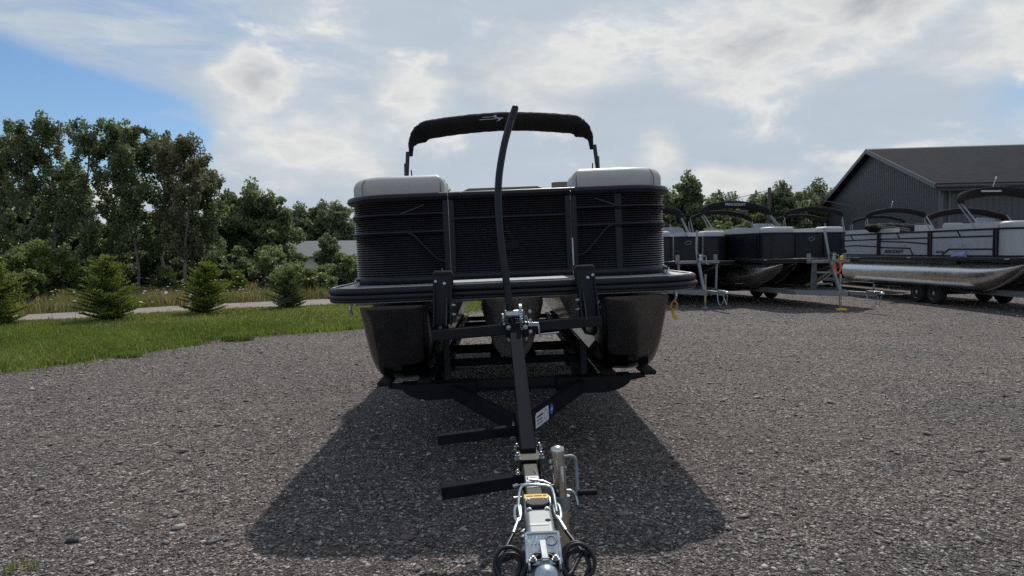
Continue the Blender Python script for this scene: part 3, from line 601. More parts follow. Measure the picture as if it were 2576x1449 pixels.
def vegetation():
    # tall poplars beyond the road: bearing (tan), distance, height, crown radius
    row = [(-.722, 28.5, 6.3, 1.05), (-.682, 28.0, 6.7, 1.0), (-.650, 28.6, 7.0, 1.0), (-.610, 28.0, 6.75, 1.0), (-.570, 28.6, 6.7, 1.0), (-.537, 28.0, 6.6, .95), (-.497, 28.3, 6.35, 1.05), (-.462, 27.6, 6.0, 1.0), (-.440, 28.4, 5.0, .9)]
    for i, (u, y, h, r) in enumerate(row):
        nm = 'brownish poplar with sparse leaves' if i == 7 else 'tall dark green poplar'
        w = 'poplar'
        lab = f'{nm}, {ORD[i]} from the left in the tall row beyond the road'
        if i == 8: lab = 'shorter poplar at the right end of the tall row beyond the road'
        tree('poplar_tree', lab, 'tree', u * y, y, h, r * .92, 40 + i, M_['leaf_brown'] if i == 7 else M_['leaf_poplar'], M_['bark'], 'poplar', 1.75, .060, 'tall poplars beyond the road', r0=.07)
    for i, (u, y, h, r) in enumerate([(-.745, 31, 5.4, 1.3), (-.70, 32, 4.9, 1.3), (-.655, 31.5, 4.2, 1.3), (-.60, 32, 3.7, 1.3), (-.55, 31.5, 3.4, 1.3), (-.50, 32, 3.4, 1.3), (-.455, 31, 3.5, 1.2)]):
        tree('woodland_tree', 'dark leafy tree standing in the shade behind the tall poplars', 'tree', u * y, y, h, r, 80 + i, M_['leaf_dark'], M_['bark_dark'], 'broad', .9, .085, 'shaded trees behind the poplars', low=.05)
    mids = [(-.405, 33, 4.0, 1.25, 'round green tree just right of the tall poplars'), (-.368, 34, 4.95, 1.35, 'tallest green tree between the poplars and the big black boat'), (-.333, 34, 4.35, 1.2, 'green tree with a ragged top left of the grey metal roof'),
            (-.297, 70, 6.1, 2.2, 'far green tree rising directly behind the left end of the grey metal roof'), (-.268, 71, 6.5, 2.1, 'far green tree with a tufted top behind the grey metal roof'), (-.236, 70, 6.2, 2.2, 'far green tree behind the grey roof, nearest the big black boat'),
            (-.098, 60, 7.3, 1.6, 'distant tree whose top shows just right of the left boat cushion')]
    for i, (u, y, h, r, lab) in enumerate(mids): tree('leafy_tree', lab, 'tree', u * y, y, h, r, 120 + i, M_['leaf_mid'] if y < 40 else M_['leaf_far'], M_['bark_dark'], 'broad', 1.25, .085 if y < 40 else .14, 'leafy trees left of the boat', low=.08)
    tree('leafy_tree', 'dark small tree in front of the grey metal roof', 'tree', -.262 * 38, 38, 2.45, .75, 140, M_['leaf_dark'], M_['bark_dark'], 'broad', 1.0, .08, 'leafy trees left of the boat', low=.05)
    # shrubs under and in front of the trees
    sh = [(-.675, 24.0, 2.15, 1.15, 'leaf_shrub', 'large light green shrub in front of the poplars at left'), (-.720, 23, 2.0, .8, 'leaf_shrub', 'upright yellow-green shrub near the left edge of the picture'), (-.70, 20.5, 1.15, .55, 'leaf_shrub', 'small olive shrub beside the road near the left edge'),
          (-.605, 24.5, 1.35, .75, 'leaf_shrub', 'light shrub behind the large lime-tipped spruce'), (-.28, 25.0, 1.05, .7, 'leaf_shrub', 'pale rounded shrub beside the road near the big black boat'), (-.315, 26.5, 1.25, .8, 'leaf_mid', 'olive shrub right of the small dark spruce behind the road'), (-.345, 27.5, 1.6, .9, 'leaf_mid', 'broad green shrub behind the rightmost spruce'),
          (-.243, 27.5, 1.5, .85, 'leaf_mid', 'green shrub half hidden by the left end of the boat deck'), (-.205, 30, 1.5, 1.0, 'leaf_mid', 'green shrub hidden mostly behind the left fence of the boat')]
    for i, (u, y, h, r, m, lab) in enumerate(sh): shrub('shrub', lab, 'shrub', u * y, y, h, r, 160 + i, M_[m], 'roadside shrubs')
    rg = random.Random(8)
    for i in range(17):
        u = -.76 + .56 * i / 16 + rg.uniform(-.01, .01); y = rg.uniform(27.2, 30.5) if u < -.40 else rg.uniform(28.5, 32)
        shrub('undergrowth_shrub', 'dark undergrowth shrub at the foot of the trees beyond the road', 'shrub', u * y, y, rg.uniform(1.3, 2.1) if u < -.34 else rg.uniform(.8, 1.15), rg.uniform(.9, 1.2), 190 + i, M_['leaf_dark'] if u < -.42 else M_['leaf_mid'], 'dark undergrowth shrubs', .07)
    # young spruces
    for i, (x, y, h, r, m, lab) in enumerate([(-11.25, 15.13, 1.28, .46, 'needle', 'lime-tipped young spruce cut by the left edge of the picture'), (-9.22, 15.95, 1.42, .50, 'needle', 'biggest young spruce with lime tips beside the road'), (-7.77, 17.55, 1.24, .46, 'needle', 'young spruce beside the road, second from the boat'),
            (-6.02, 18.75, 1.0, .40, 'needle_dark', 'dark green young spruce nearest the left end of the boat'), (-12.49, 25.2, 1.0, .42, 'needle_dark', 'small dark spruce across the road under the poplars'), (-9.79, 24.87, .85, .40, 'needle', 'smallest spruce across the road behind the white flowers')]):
        spruce(lab, x, y, h * 1.08, r * 1.35, 220 + i, M_[m], 'young spruces along the road')
    # trees behind the parked boats
    rt = [(.232, 46, 4.9, 1.3, 'tree at the left end of the woods behind the parked boats'), (.262, 44, 6.1, 1.15, 'tallest feathery tree behind the leftmost parked boat'), (.292, 47, 4.9, 1.4, 'tree just right of the feathery tree behind the parked boats'), (.325, 50, 5.0, 1.5, 'low tree directly behind the lettered canopy of a parked boat'),
          (.352, 50, 5.0, 1.4, 'tree left of the wooden utility pole'), (.390, 48, 5.7, 1.3, 'dark tree just right of the wooden utility pole'), (.414, 52, 5.4, 1.4, 'tree second from the dark metal building'), (.438, 54, 6.4, 1.4, 'loose leafy tree touching the dark metal building'), (.455, 62, 6.2, 1.6, 'tree partly behind the gable of the dark metal building'), (.205, 52, 5.0, 1.5, 'tree hidden mostly behind the right cushion of the big boat')]
    for i, (u, y, h, r, lab) in enumerate(rt): tree('leafy_tree', lab, 'tree', u * y, y, h * 1.02, r * 1.3, 260 + i, M_['leaf_far'], M_['bark_dark'], 'broad', 1.5, .115, 'trees behind the parked boats', low=.08)
    for i in range(9):
        u = .20 + .27 * i / 8; y = rg.uniform(38, 42)
        shrub('bush', 'green bush in the hedge behind the parked boats', 'shrub', u * y, y, rg.uniform(2.2, 3.1), 1.6, 290 + i, M_['leaf_far'] if i % 3 else M_['leaf_shrub'], 'bushes behind the parked boats', .09)
    # distant woods that close the horizon
    g = np.random.default_rng(77); n = 26000; x = g.uniform(-110, 110, n); y = 92 + g.uniform(0, 14, n)
    hh = 5.2 + 1.2 * np.sin(x * .23) + .9 * np.sin(x * .61 + 1) + .6 * np.sin(x * 1.7); z = hh * g.random(n) ** .7
    o = obj('distant_woods', leaf_mesh('distant_woods', np.stack([x, y, z], 1), .42, g, np.clip(g.normal(.45, .2, n), 0, 1)), M_['leaf_far']); tag(o, 'distant woods closing the horizon behind everything', 'woods'); struct(o, 'stuff')
vegetation()

# ------------------------------------------------------------------ buildings, pole
def warehouse():
    g = Vector((2.2, 17.0, 0)).normalized(); l = Vector((g.y, -g.x, 0)); W, LN, E, PK = 17.14, 34.0, 4.5, 7.25
    root = thing('metal_warehouse', 'dark grey ribbed metal building with a gable roof behind the parked boats', 'building', (20.9, 34.0, 0))
    def P(s, t, z): return g * s + l * t + Vector((0, 0, z))
    def top(s): return E + (PK - E) * (1 - abs(2 * s / W - 1))
    def ribbed(name, length, fn, hfn, flat):
        mb = MB(); vs = []; p = 0.0; pitch = .28
        offs = []
        while p < length - 1e-6:
            for d, o in ((0, 0), (.10, 0), (.125, .03), (.165, .03), (.19, 0)):
                if p + d <= length: offs.append((p + d, o))
            p += pitch
        offs.append((length, 0))
        for s, o in offs: vs += [fn(s, o, -.3), fn(s, o, hfn(s))]
        mb.add(vs, [(2 * i, 2 * i + 2, 2 * i + 3, 2 * i + 1) for i in range(len(offs) - 1)]); return obj(name, mb, M_['siding'], root)
    ribbed('gable_wall', W, lambda s, o, z: P(s, -o, z), lambda s: top(s) - .06, 0)
    ribbed('side_wall', LN, lambda s, o, z: P(-o, s, z), lambda s: E - .06, 0)
    mb = MB(); mb.add([P(W, 0, -.3), P(W, LN, -.3), P(W, LN, E), P(W, 0, E)], [(0, 1, 2, 3)]); mb.add([P(0, LN, -.3), P(W, LN, -.3), P(W, LN, E), P(W / 2, LN, PK), P(0, LN, E)], [(0, 1, 2, 3, 4)]); obj('back_wall', mb, M_['siding'], root)
    oh = .45; sl = (PK - E) / (W / 2)
    for a, nm in ((0, 'roof_slope'), (1, 'roof_slope')):
        mb = MB()
        s0, s1 = (-oh, W / 2) if a == 0 else (W + oh, W / 2); z0, z1 = E - sl * oh, PK
        mb.prism([P(s0, -oh, z0), P(s1, -oh, z1), P(s1, -oh, z1 + .14), P(s0, -oh, z0 + .14)], l * (LN + 2 * oh)); obj(nm, mb, M_['shingles'], root)
        mb = MB(); d = Vector((0, 0, -.22)); mb.prism([P(s0, -oh - .03, z0 + .14), P(s1, -oh - .03, z1 + .14), P(s1, -oh - .03, z1 - .10), P(s0, -oh - .03, z0 - .10)], l * .03); obj('rake_board', mb, M_['trim'], root)
    mb = MB(); mb.prism([P(-oh - .03, -oh, E - sl * oh + .10), P(-oh, -oh, E - sl * oh + .10), P(-oh, -oh, E - sl * oh - .22), P(-oh - .03, -oh, E - sl * oh - .22)], l * (LN + 2 * oh)); obj('eave_board', mb, M_['fascia'], root)
    mb = MB(); mb.bar(P(-oh - .10, -oh, E - sl * oh - .02), P(-oh - .10, LN, E - sl * oh - .02), .12, .11); obj('gutter', mb, M_['fascia'], root, bevel=.02)
    mb = MB(); mb.bar(P(-.07, .35, -.2), P(-.07, .35, E - .3), .07, .09, (1, 0, 0)); obj('downpipe', mb, M_['trim'], root)
    mb = MB(); mb.prism([P(W / 2 - .22, -oh, PK + .08), P(W / 2, -oh, PK + .17), P(W / 2 + .22, -oh, PK + .08)], l * (LN + 2 * oh)); obj('ridge_cap', mb, M_['fascia'], root)
    mb = MB(); mb.prism([P(-.06, -.06, -.3), P(.10, -.06, -.3), P(.10, -.035, -.3), P(-.035, -.035, -.3), P(-.035, .10, -.3), P(-.06, .10, -.3)], (0, 0, E + .2)); obj('corner_trim', mb, M_['trim'], root)
warehouse()
def shed():
    root = thing('metal_roof_shed', 'low shed with a pale grey metal roof half hidden by trees at left', 'building', (-16.2, 58.0, 0), (0, 0, R(4)))
    mb = MB(); mb.box(-3.6, 3.9, 0, 5, -.3, 1.35); obj('wall', mb, M_['shed_wall'], root)
    mb = MB(); n = 32
    for i in range(n):
        x0 = -3.9 + 8.1 * i / n; w = 8.1 / n
        mb.bar((x0 + w / 2, -.5, 1.22), (x0 + w / 2, 2.6, 2.55), w * .985, .05); 
    obj('roof', mb, M_['shed_roof'], root)
    mb = MB(); mb.add([(-3.9, 5.5, 1.22), (4.2, 5.5, 1.22), (4.2, 2.6, 2.55), (-3.9, 2.6, 2.55)], [(0, 1, 2, 3)]); obj('rear_roof', mb, M_['shed_roof'], root)
    mb = MB(); mb.bar((2.6, -.55, 1.10), (3.5, .6, 1.68), .12, .12); obj('gable_trim', mb, M_['white'], root)
shed()
def utility_pole():
    root = thing('utility_pole', 'brown wooden utility pole standing in front of the trees behind the parked boats', 'pole', (15.6, 42.5, 0), (0, R(1.2), 0))
    mb = MB(); mb.tube([(0, 0, -.3), (0, 0, 3), (0, 0, 5.15)], [.13, .115, .10], 10); obj('post', mb, M_['pole_wood'], root, smooth=50)
    mb = MB(); mb.tube([(-9, 3, 2.9), (-5, 1.6, 3.7), (0, 0, 5.0)], .014, 5); obj('wire', mb, M_['black_matte'], root)
    mb = MB(); mb.tube([(0, 0, 5.0), (6, -1.0, 3.75), (11, -2, 2.95)], .014, 5); obj('wire', mb, M_['galv'], root)
utility_pole()

# ------------------------------------------------------------------ boat building blocks
def u_left(hw, yf, r, x_end, y_start, n=14):
    """plan path from the port side, round the bow corner, to x_end on the front"""
    return [(-hw, y_start)] + [(-hw, y_start + (yf + r - y_start) * i / 4) for i in range(1, 4)] + arc(-hw + r, yf + r, r, 180, 270, n) + [(-hw + r + (x_end + hw - r) * i / 6, yf) for i in range(1, 7)]
def mirror_path(p): return [(-x, y) for x, y in p][::-1]
def u_full(hw, yf, r, y_end, n=14):
    a = [(-hw, y_end)] + arc(-hw + r, yf + r, r, 180, 270, n); return a + mirror_path(a)
def deck_parts(root, hw, L, r, zt, th, edge_mat, top_mat):
    path = u_full(hw, 0, r, L)
    mb = MB(); b = zt - th
    mb.path_loft(path, [(-.05, zt - .004), (-.012, zt + .004), (.0, zt - .004), (.004, zt - .03), (.0, zt - th * .38), (-.008, zt - th * .43), (.010, zt - th * .50), (.016, zt - th * .62), (.012, zt - th * .74), (-.004, zt - th * .80), (.0, b + .008), (-.004, b), (-.05, b)])
    obj('rub_rail', mb, edge_mat, root, smooth=50)
    mb = MB(); pin = u_full(hw - .03, .03, r - .02, L); mb.prism([(x, y, b + .01) for x, y in pin], (0, 0, th - .012)); obj('deck', mb, top_mat, root)
    mb = MB(); mb.path_loft(u_full(hw - .012, .012, r - .01, L), [(0, b - .006), (-.03, b - .006), (-.03, b - .001), (0, b - .001)]); obj('deck_lip', mb, M_['galv'], root)
    mb = MB(); mb.path_loft(u_full(hw - .01, .010, r - .01, L), [(-.030, zt + .002), (-.012, zt + .002), (-.012, zt + .0075), (-.030, zt + .0075)]); obj('edge_glint', mb, M_['alu_bright'], root)  # bright strip added to imitate the sun glint along the deck edge
def pontoon(root, x, y0, y1, zb, h, hw, m, nose=.95, name='pontoon', tap=0.0, rnd=False):
    KR, KE = (.93, 1.75) if rnd else (.96, 2.3)
    mb = MB(); ys = [0, .02, .06, .12, .2, .3, .42, .55, .7, .85, 1.0]; n = 20; rings = []
    def ring(y, w, b, t):
        q = []
        for k in range(n):
            a = 2 * math.pi * k / n; ca, sa = math.cos(a), math.sin(a)
            ex = 1.0 if rnd else (.50 if sa < 0 else .60)
            zz = math.copysign(abs(sa) ** ex, sa); q.append((x + w * math.copysign(abs(ca) ** ex, ca) * (1 + tap * (zz - 1) * .5), y, (b + t) / 2 + (t - b) / 2 * zz))
        return q
    for t in ys:
        w = hw * ((max(.0008, 1 - (1 - t) ** 2.2)) ** .62 if rnd else .84 + .16 * t ** .6); b = zb + h * KR * (1 - t) ** KE; rings.append(ring(y0 + nose * t, w, b, zb + h * (1 - .03 * (1 - t))))
    rings.append(ring(y1, hw, zb, zb + h))
    vs = [p for r in rings for p in r]; fs = [(i * n + k, i * n + (k + 1) % n, (i + 1) * n + (k + 1) % n, (i + 1) * n + k) for i in range(len(rings) - 1) for k in range(n)]
    fs += [tuple(range(n)), tuple((len(rings) - 1) * n + k for k in range(n - 1, -1, -1))]; mb.add(vs, fs)
    o = obj(name, mb, m, root, smooth=55)
    if not rnd: return o
    k = MB(); pts = []
    for t in ys[1:]: pts.append((x, y0 + nose * t - .004, zb + h * KR * (1 - t) ** KE - .004))
    pts.append((x, y1, zb - .004)); k.sweep(pts, [(-.006, -.012), (.006, -.012), (.006, .012), (-.006, .012)]); obj('keel', k, m, o)
    return o
def cushion_block(root, name, x0, x1, y0, y1, z0, z1, m, r=.06, taper=0.0):
    import bmesh
    bm = bmesh.new(); bmesh.ops.create_cube(bm, size=1)
    for v in bm.verts:
        v.co.x = x0 if v.co.x < 0 else x1; v.co.y = y0 if v.co.y < 0 else y1
        v.co.z = z0 if v.co.z < 0 else z1
    top = [e for e in bm.edges if all(v.co.z == z1 for v in e.verts)] + [e for e in bm.edges if abs(e.verts[0].co.z - e.verts[1].co.z) > .01]
    bmesh.ops.bevel(bm, geom=top, offset=r, segments=6, profile=.55, affect='EDGES', clamp_overlap=True)
    me = bpy.data.meshes.new(name); bm.to_mesh(me); bm.free(); return obj(name, me, m, root, smooth=40)
def corner_outline(s, xi, xo, y0, y1, rc, ri, ins=0.0, n=9):
    """plan outline of a bow seat: big outer front corner, small inner one; s mirrors"""
    xi, xo, y0, y1 = xi + ins, xo - ins, y0 + ins, y1 - ins; rc = max(.012, rc - ins); ri = max(.010, ri - ins)
    q = arc(xo - rc, y0 + rc, rc, 0, -90, n) + arc(xi + ri, y0 + ri, ri, 270, 180, n) + arc(xi + ri, y1 - ri, ri, 180, 90, n) + arc(xo - ri, y1 - ri, ri, 90, 0, n)
    return [(s * x, y) for x, y in q]
def corner_seat(root, name, s, xi, xo, y0, y1, z0, z1, m, rc=.28, ri=.05, rt=.07, k=7):
    rings = [[(x, y, z0) for x, y in corner_outline(s, xi, xo, y0, y1, rc, ri, .006)]]
    for i in range(k + 1):
        a = R(90 * i / k); ins = rt * (1 - math.cos(a)); z = z1 - rt + rt * math.sin(a)
        rings.append([(x, y, z) for x, y in corner_outline(s, xi, xo, y0, y1, rc, ri, ins)])
    n = len(rings[0]); mb = MB(); mb.add([p for r in rings for p in r], [(i * n + q, i * n + (q + 1) % n, (i + 1) * n + (q + 1) % n, (i + 1) * n + q) for i in range(len(rings) - 1) for q in range(n)] + [tuple(range(n)), tuple((len(rings) - 1) * n + q for q in range(n - 1, -1, -1))])
    return obj(name, mb, m, root, smooth=40)
def arch_pts(hw, zf, zt, lean, y, rc=.30, n=10, crown=.10):
    """points of a bimini hoop from port foot to starboard foot"""
    A = [(-hw, y, zf), (-hw + .01, y + lean * .35, zf + (zt - zf) * .35), (-hw + .03, y + lean * .62, zf + (zt - zf) * .62)]
    for i in range(n + 1):
        a = R(180 - 75 * i / n); A.append((-hw + .03 + rc + rc * math.cos(a), y + lean * (.62 + .33 * math.sin(R(75 * i / n))), zt - rc * 1.0 - crown + rc * math.sin(a) + 0.0))
    z_e = A[-1][2]; x_e = A[-1][0]
    k = 8
    half = A + [(x_e * (1 - i / k), y + lean, z_e + (zt - z_e) * (1 - (1 - i / k) ** 1.9)) for i in range(1, k + 1)]
    return half + [(-x, yy, zz) for x, yy, zz in half[::-1][1:]]

# ------------------------------------------------------------------ the big boat in front
BX, BY = 0.052, 4.65
BROT = (0, R(-1.65), R(1.15))
def main_boat():
    root = thing('pontoon_boat', 'large black pontoon boat facing the camera with two pale grey cushions on its bow', 'boat', (BX, BY, 0), BROT)
    ZD = 1.31; deck_parts(root, 1.305, 6.9, .34, ZD, .094, M_['rubber'], M_['deck_vinyl'])
    # fence: ribbed panels in tubular frames
    hw, yf, r = 1.20, .50, .34; zb, zt = 1.345, 1.948; F = M_['fence_black']
    pl = u_left(hw, yf, r, -.452, yf + r + .30, 18); pr = mirror_path(pl)
    gate = [(-.447 + .894 * i / 6, yf) for i in range(7)]
    def ribs(z0, z1, pitch=.0170, d=.0055):
        q = []; z = z0
        while z < z1 - 1e-5:
            for a, o in ((0, -d), (.12, d * .9), (.30, d), (.72, -d * .2)): q.append((o, z + a * pitch))
            z += pitch
        q.append((-d, z1)); return q
    def panel(name, path, rails, zb=zb):
        mb = MB(); mb.path_loft(path, ribs(zb, zt), closed_prof=False); p = obj(name, mb, F, root, smooth=30)
        def rail(nm, z, hgt, out, n=8):
            m = MB(); m.path_loft(path, [(.004 + out * .5 * (1 + math.cos(2 * math.pi * k / n)) - .006, z + hgt / 2 * math.sin(2 * math.pi * k / n)) for k in range(n)][::-1]); return obj(nm, m, M_['fence_rail'], p, smooth=60)
        rail('top_rail', zt - .005, .058, .052, 12); rail('bottom_rail', zb - .008, .052, .030)
        m = MB(); m.path_loft(path, [(.048, zt - .012), (.056, zt - .008), (.048, zt - .004)]); obj('rail_bead', m, F, p)
        for z in rails: rail('rail', z, .022, .020); rail('rail', z - .017, .008, .024)
        for (x, y), (qx, qy) in ((path[0], path[1]), (path[-1], path[-2])):
            m = MB(); t = Vector((qx - x, qy - y, 0)).normalized() * .020
            m.bar((x + t.x, y + t.y, zb), (x + t.x, y + t.y, zt), .040, .040, (t.x, t.y, 0)); obj('end_post', m, M_['fence_rail'], p, bevel=.004)
        return p
    pL = panel('corner_panel', pl, (1.822, 1.690)); pR = panel('corner_panel', pr, (1.822, 1.690)); pG = panel('gate', gate, (1.775,), 1.358)
    for p, s in ((pL, -1), (pR, 1)):   # inner stiffening post and slanted trim bars
        for sx in ((.80,) if s > 0 else ()):
            m = MB(); m.bar((s * sx, yf - .002, zb), (s * sx, yf - .002, zt), .05, .016, (0, 1, 0)); obj('panel_post', m, M_['fence_rail'], p, bevel=.003)
        m = MB(); m.tube(smooth_path([(s * .75, yf - .016, 1.685), (s * .70, yf - .018, 1.655), (s * .60, yf - .018, 1.545), (s * .54, yf - .017, 1.485), (s * .475, yf - .014, 1.462)], 5), .009, 8); obj('slanted_trim', m, M_['fence_rail'], p, smooth=60)
        m = MB(); m.tube([(s * .63, yf - .013, 1.885), (s * .72, yf - .014, 1.852), (s * .80, yf - .014, 1.824)], .007, 8); obj('short_trim', m, F, p, smooth=60)
    text_mesh('sticker_letter', 'S', .026, M_['grey_mark'], pL, frame((-.515, yf - .012, 1.405), (1, 0, 0), (0, 0, 1)), .0008)
    m = MB(); m.bar((-.06, yf - .008, 1.555), (.06, yf - .008, 1.575), .06, .004, (0, 1, 0)); obj('badge', m, M_['black_matte'], pG, bevel=.01)
    m = MB(); m.bar((.4495, yf - .026, 1.40), (.4495, yf - .026, 1.94), .005, .008); m.bar((.4495, yf - .03, 1.60), (.4495, yf - .03, 1.72), .014, .010); m.bar((.4535, yf - .03, 1.40), (.4515, yf - .03, 1.60), .009, .010); obj('gate_strip', m, M_['zinc'], pG)
    m = MB(); m.bar((-.4495, yf - .026, 1.37), (-.4495, yf - .026, 1.92), .004, .006); m.box(-.446, -.425, yf - .022, yf - .002, 1.352, 1.366); obj('gate_hinge', m, M_['galv'], pG)
    # side fences
    for s in (-1, 1):
        for k in range(4):
            y0 = yf + r + .32 + k * 1.35; path = [(s * hw, y0 + 1.31 * i / 4) for i in range(5)]
            if s < 0: path = path[::-1]
            panel('side_panel', path, (1.822, 1.690))
    # bow cushions and lounge bodies
    for s in (-1, 1):
        c = corner_seat(root, 'bow_cushion', s, .478, 1.200, yf + .030, yf + .52, 1.90, 2.115, M_['cushion'], .32, .05, .080)
        def seam(ins, z, lo, hi):
            q = [(x, y, z) for x, y in corner_outline(s, .478, 1.200, yf + .030, yf + .52, .30, .05, ins)]; return q[lo:hi]
        m = MB(); o = corner_outline(s, .478, 1.200, yf + .030, yf + .52, .30, .05, -.001); p = o[5]
        m.tube([(p[0], p[1], 1.93), (p[0], p[1], 2.03)] + [(*corner_outline(s, .478, 1.200, yf + .030, yf + .52, .30, .05, .075 * (1 - math.cos(R(a_))) - .001)[5], 2.03 + .076 * math.sin(R(a_))) for a_ in (20, 40, 60, 80)], .003, 6); obj('seam', m, M_['cushion_tan'], c, smooth=60)
        m = MB(); p = o[13]
        m.tube([(p[0], p[1], 1.93), (p[0], p[1], 2.03)] + [(*corner_outline(s, .478, 1.200, yf + .030, yf + .52, .30, .05, .075 * (1 - math.cos(R(a_))) - .001)[13], 2.03 + .076 * math.sin(R(a_))) for a_ in (20, 40, 60, 80)], .003, 6); obj('seam', m, M_['cushion_tan'], c, smooth=60)
        corner_seat(root, 'lounge_base', s, .50, 1.165, yf + .05, yf + 2.2, ZD, 1.89, M_['cushion_tan'], .31, .03, .02, 2)
        cushion_block(root, 'side_cushion', s * 1.06 - .11, s * 1.06 + .11, yf + .54, yf + 2.2, 1.88, 2.06, M_['cushion'], .06)
    # rear seating, helm
    m = MB(); m.prism([(-.62, 4.25, 1.95), (.62, 4.25, 1.95), (.58, 4.25, 2.27), (.44, 4.25, 2.335), (-.44, 4.25, 2.335), (-.58, 4.25, 2.27)], (0, .5, 0)); obj('sunpad_back', m, M_['cushion_tan'], root, bevel=.02)
    m = MB(); m.box(-.62, .62, 4.25, 6.0, ZD, 1.94); obj('sunpad_base', m, M_['cushion_tan'], root)
    cushion_block(root, 'helm_seat', .56, 1.02, 3.4, 3.6, 1.78, 2.29, M_['cushion_tan'], .07)
    m = MB(); m.box(.70, .84, 3.55, 3.75, ZD, 1.78); m.box(.5, 1.05, 3.5, 4.0, 1.70, 1.80); obj('helm_seat_base', m, M_['cushion_tan'], root, bevel=.02)
    cushion_block(root, 'side_cushion', -.68, -.58, 2.9, 3.5, 1.72, 2.14, M_['cushion'], .03)
    # bimini stowed in its boot, propped up as an arch
    AW, AZF, AZT, AY = 1.19, 1.96, 3.25, 4.05
    pts = arch_pts(AW, AZF, AZT, .25, AY, .30, 10, .06); n = len(pts); rg = random.Random(3)
    i0, i1 = 2, n - 3; bp = smooth_path(pts[i0:i1 + 1], 3); prof = []; nb = len(bp)
    for i in range(nb):
        t = min(i, nb - 1 - i) / (nb / 2); g = min(1, .24 + max(0, t - .01) * 2.7); sag = 0
        q = []
        for k in range(14):
            a = 2 * math.pi * k / 14; wr = 1 + rg.uniform(-.10, .10) * (1.0 if .05 < t < .42 else .25)
            q.append((math.cos(a) * .17 * g * wr, .100 * g - .004 + math.sin(a) * .100 * g * wr))
        prof.append(q)
    mb = MB(); mb.sweep(bp, prof, up=(1, 0, 0)); boot = obj('bimini_boot', mb, M_['canvas'], root, smooth=75)
    # white leaping mark on the boot
    k = MB(); yl = AY + .25 - .196
    def Q(x, z): return (x * 1.25 - .05, yl - .004, 3.165 + z * 1.25)
    k.bar(Q(-.14, .018), Q(-.03, .022), .004, .007, (0, 0, 1)); k.bar(Q(-.165, -.004), Q(.0, .0), .004, .007, (0, 0, 1))
    k.prism([Q(-.04, .022), Q(-.01, .04), Q(.01, .034), Q(0, .022), Q(.03, .008), Q(.05, .012), Q(.075, .006), Q(.05, -.004), Q(.035, -.018), Q(.0, -.022), Q(.03, -.008), Q(.0, .006), Q(-.02, .016)], (0, .012, 0)); obj('logo', k, M_['grey_mark'], boot)
    for s in (-1, 1):
        m = MB(); m.tube([(s * AW, AY - .35, 1.9), (s * (AW - .0), AY - .05, 2.35), (s * (AW - .02), AY + .10, 2.80)], .025, 8); obj('bimini_leg', m, M_['brown_tube'], root, smooth=60)
        m = MB(); m.tube([(s * (AW + .03), AY + .15, 1.9), (s * (AW + .005), AY + .08, 2.66)], .027, 8); obj('bimini_leg', m, M_['brown_tube'], root, smooth=60)
        m = MB(); m.tube([(s * (AW - .06), AY + .02, 1.95), (s * (AW - .07), AY + .08, 2.3), (s * (AW - .05), AY + .11, 2.58)], .008, 6); obj('bimini_strap', m, M_['canvas'], root)
    # pontoons
    for x in (-.845, .855):
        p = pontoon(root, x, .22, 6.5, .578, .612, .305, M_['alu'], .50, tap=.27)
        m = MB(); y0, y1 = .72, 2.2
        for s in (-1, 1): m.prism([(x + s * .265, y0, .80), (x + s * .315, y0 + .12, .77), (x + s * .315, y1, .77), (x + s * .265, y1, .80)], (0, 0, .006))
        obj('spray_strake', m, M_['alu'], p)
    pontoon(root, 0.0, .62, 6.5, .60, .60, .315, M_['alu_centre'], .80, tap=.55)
    for x in (-.845, 0, .855):
        for y in (1.0, 1.9, 3.0, 4.2, 5.4):
            if x == 0 and y < 1.5: continue
            m = MB(); m.prism([(x - .20, y, 1.20), (x + .20, y, 1.20), (x + .12, y, 1.10), (x - .12, y, 1.10)], (0, .12, 0)); obj('riser_bracket', m, M_['alu_bright'], root)
    for y in [.35 + .42 * i for i in range(15)]:
        m = MB(); m.box(-1.22, 1.22, y, y + .045, 1.145, 1.198); obj('cross_channel', m, M_['galv'], root) if y > .6 else None
    # grey skirts that show between the logs
    for s, x0, x1 in ((-1, -.58, -.40), (1, .40, .60)):
        m = MB(); m.prism([(s * .58, 1.3, 1.14), (s * .40, 1.3, 1.14), (s * .50, 1.36, .92), (s * .58, 1.36, .92)], (0, .02, 0)); obj('splash_guard', m, M_['alu_bright'], root)
    # cleats, docking eyes, light
    for s in (-1, 1):
        m = MB(); x, y, z = s * 1.12, .40, ZD + .004
        m.cyl((x, y - .03, z), (x, y - .03, z + .035), .008); m.cyl((x, y + .03, z), (x, y + .03, z + .035), .008); m.tube([(x, y - .085, z + .040), (x, y - .04, z + .036), (x, y + .04, z + .036), (x, y + .085, z + .040)], [.006, .010, .010, .006], 8); m.box(x - .014, x + .014, y - .05, y + .05, z - .002, z + .006); obj('cleat', m, M_['zinc'], root, smooth=50)
        m = MB(); m.tube([(s * 1.16, .34, 1.20), (s * 1.17, .33, 1.15), (s * 1.16, .34, 1.11)], .010, 6); obj('docking_eye', m, M_['zinc'], root)
    m = MB(); m.tube([(.60, .30, 1.16), (.61, .29, 1.14), (.595, .29, 1.11), (.62, .30, 1.085)], .007, 6); obj('tow_hook', m, M_['zinc'], root)
    # stern motor
    m = MB(); m.box(-.16, .16, 6.95, 7.35, 1.35, 1.95); o = obj('outboard_cowl', m, M_['black_paint'], root, bevel=.06); m = MB(); m.box(-.05, .05, 7.0, 7.2, .55, 1.35); m.box(-.14, .14, 6.95, 7.35, .78, .80); obj('outboard_leg', m, M_['black_paint'], root, bevel=.01)
    return root
main_boat()

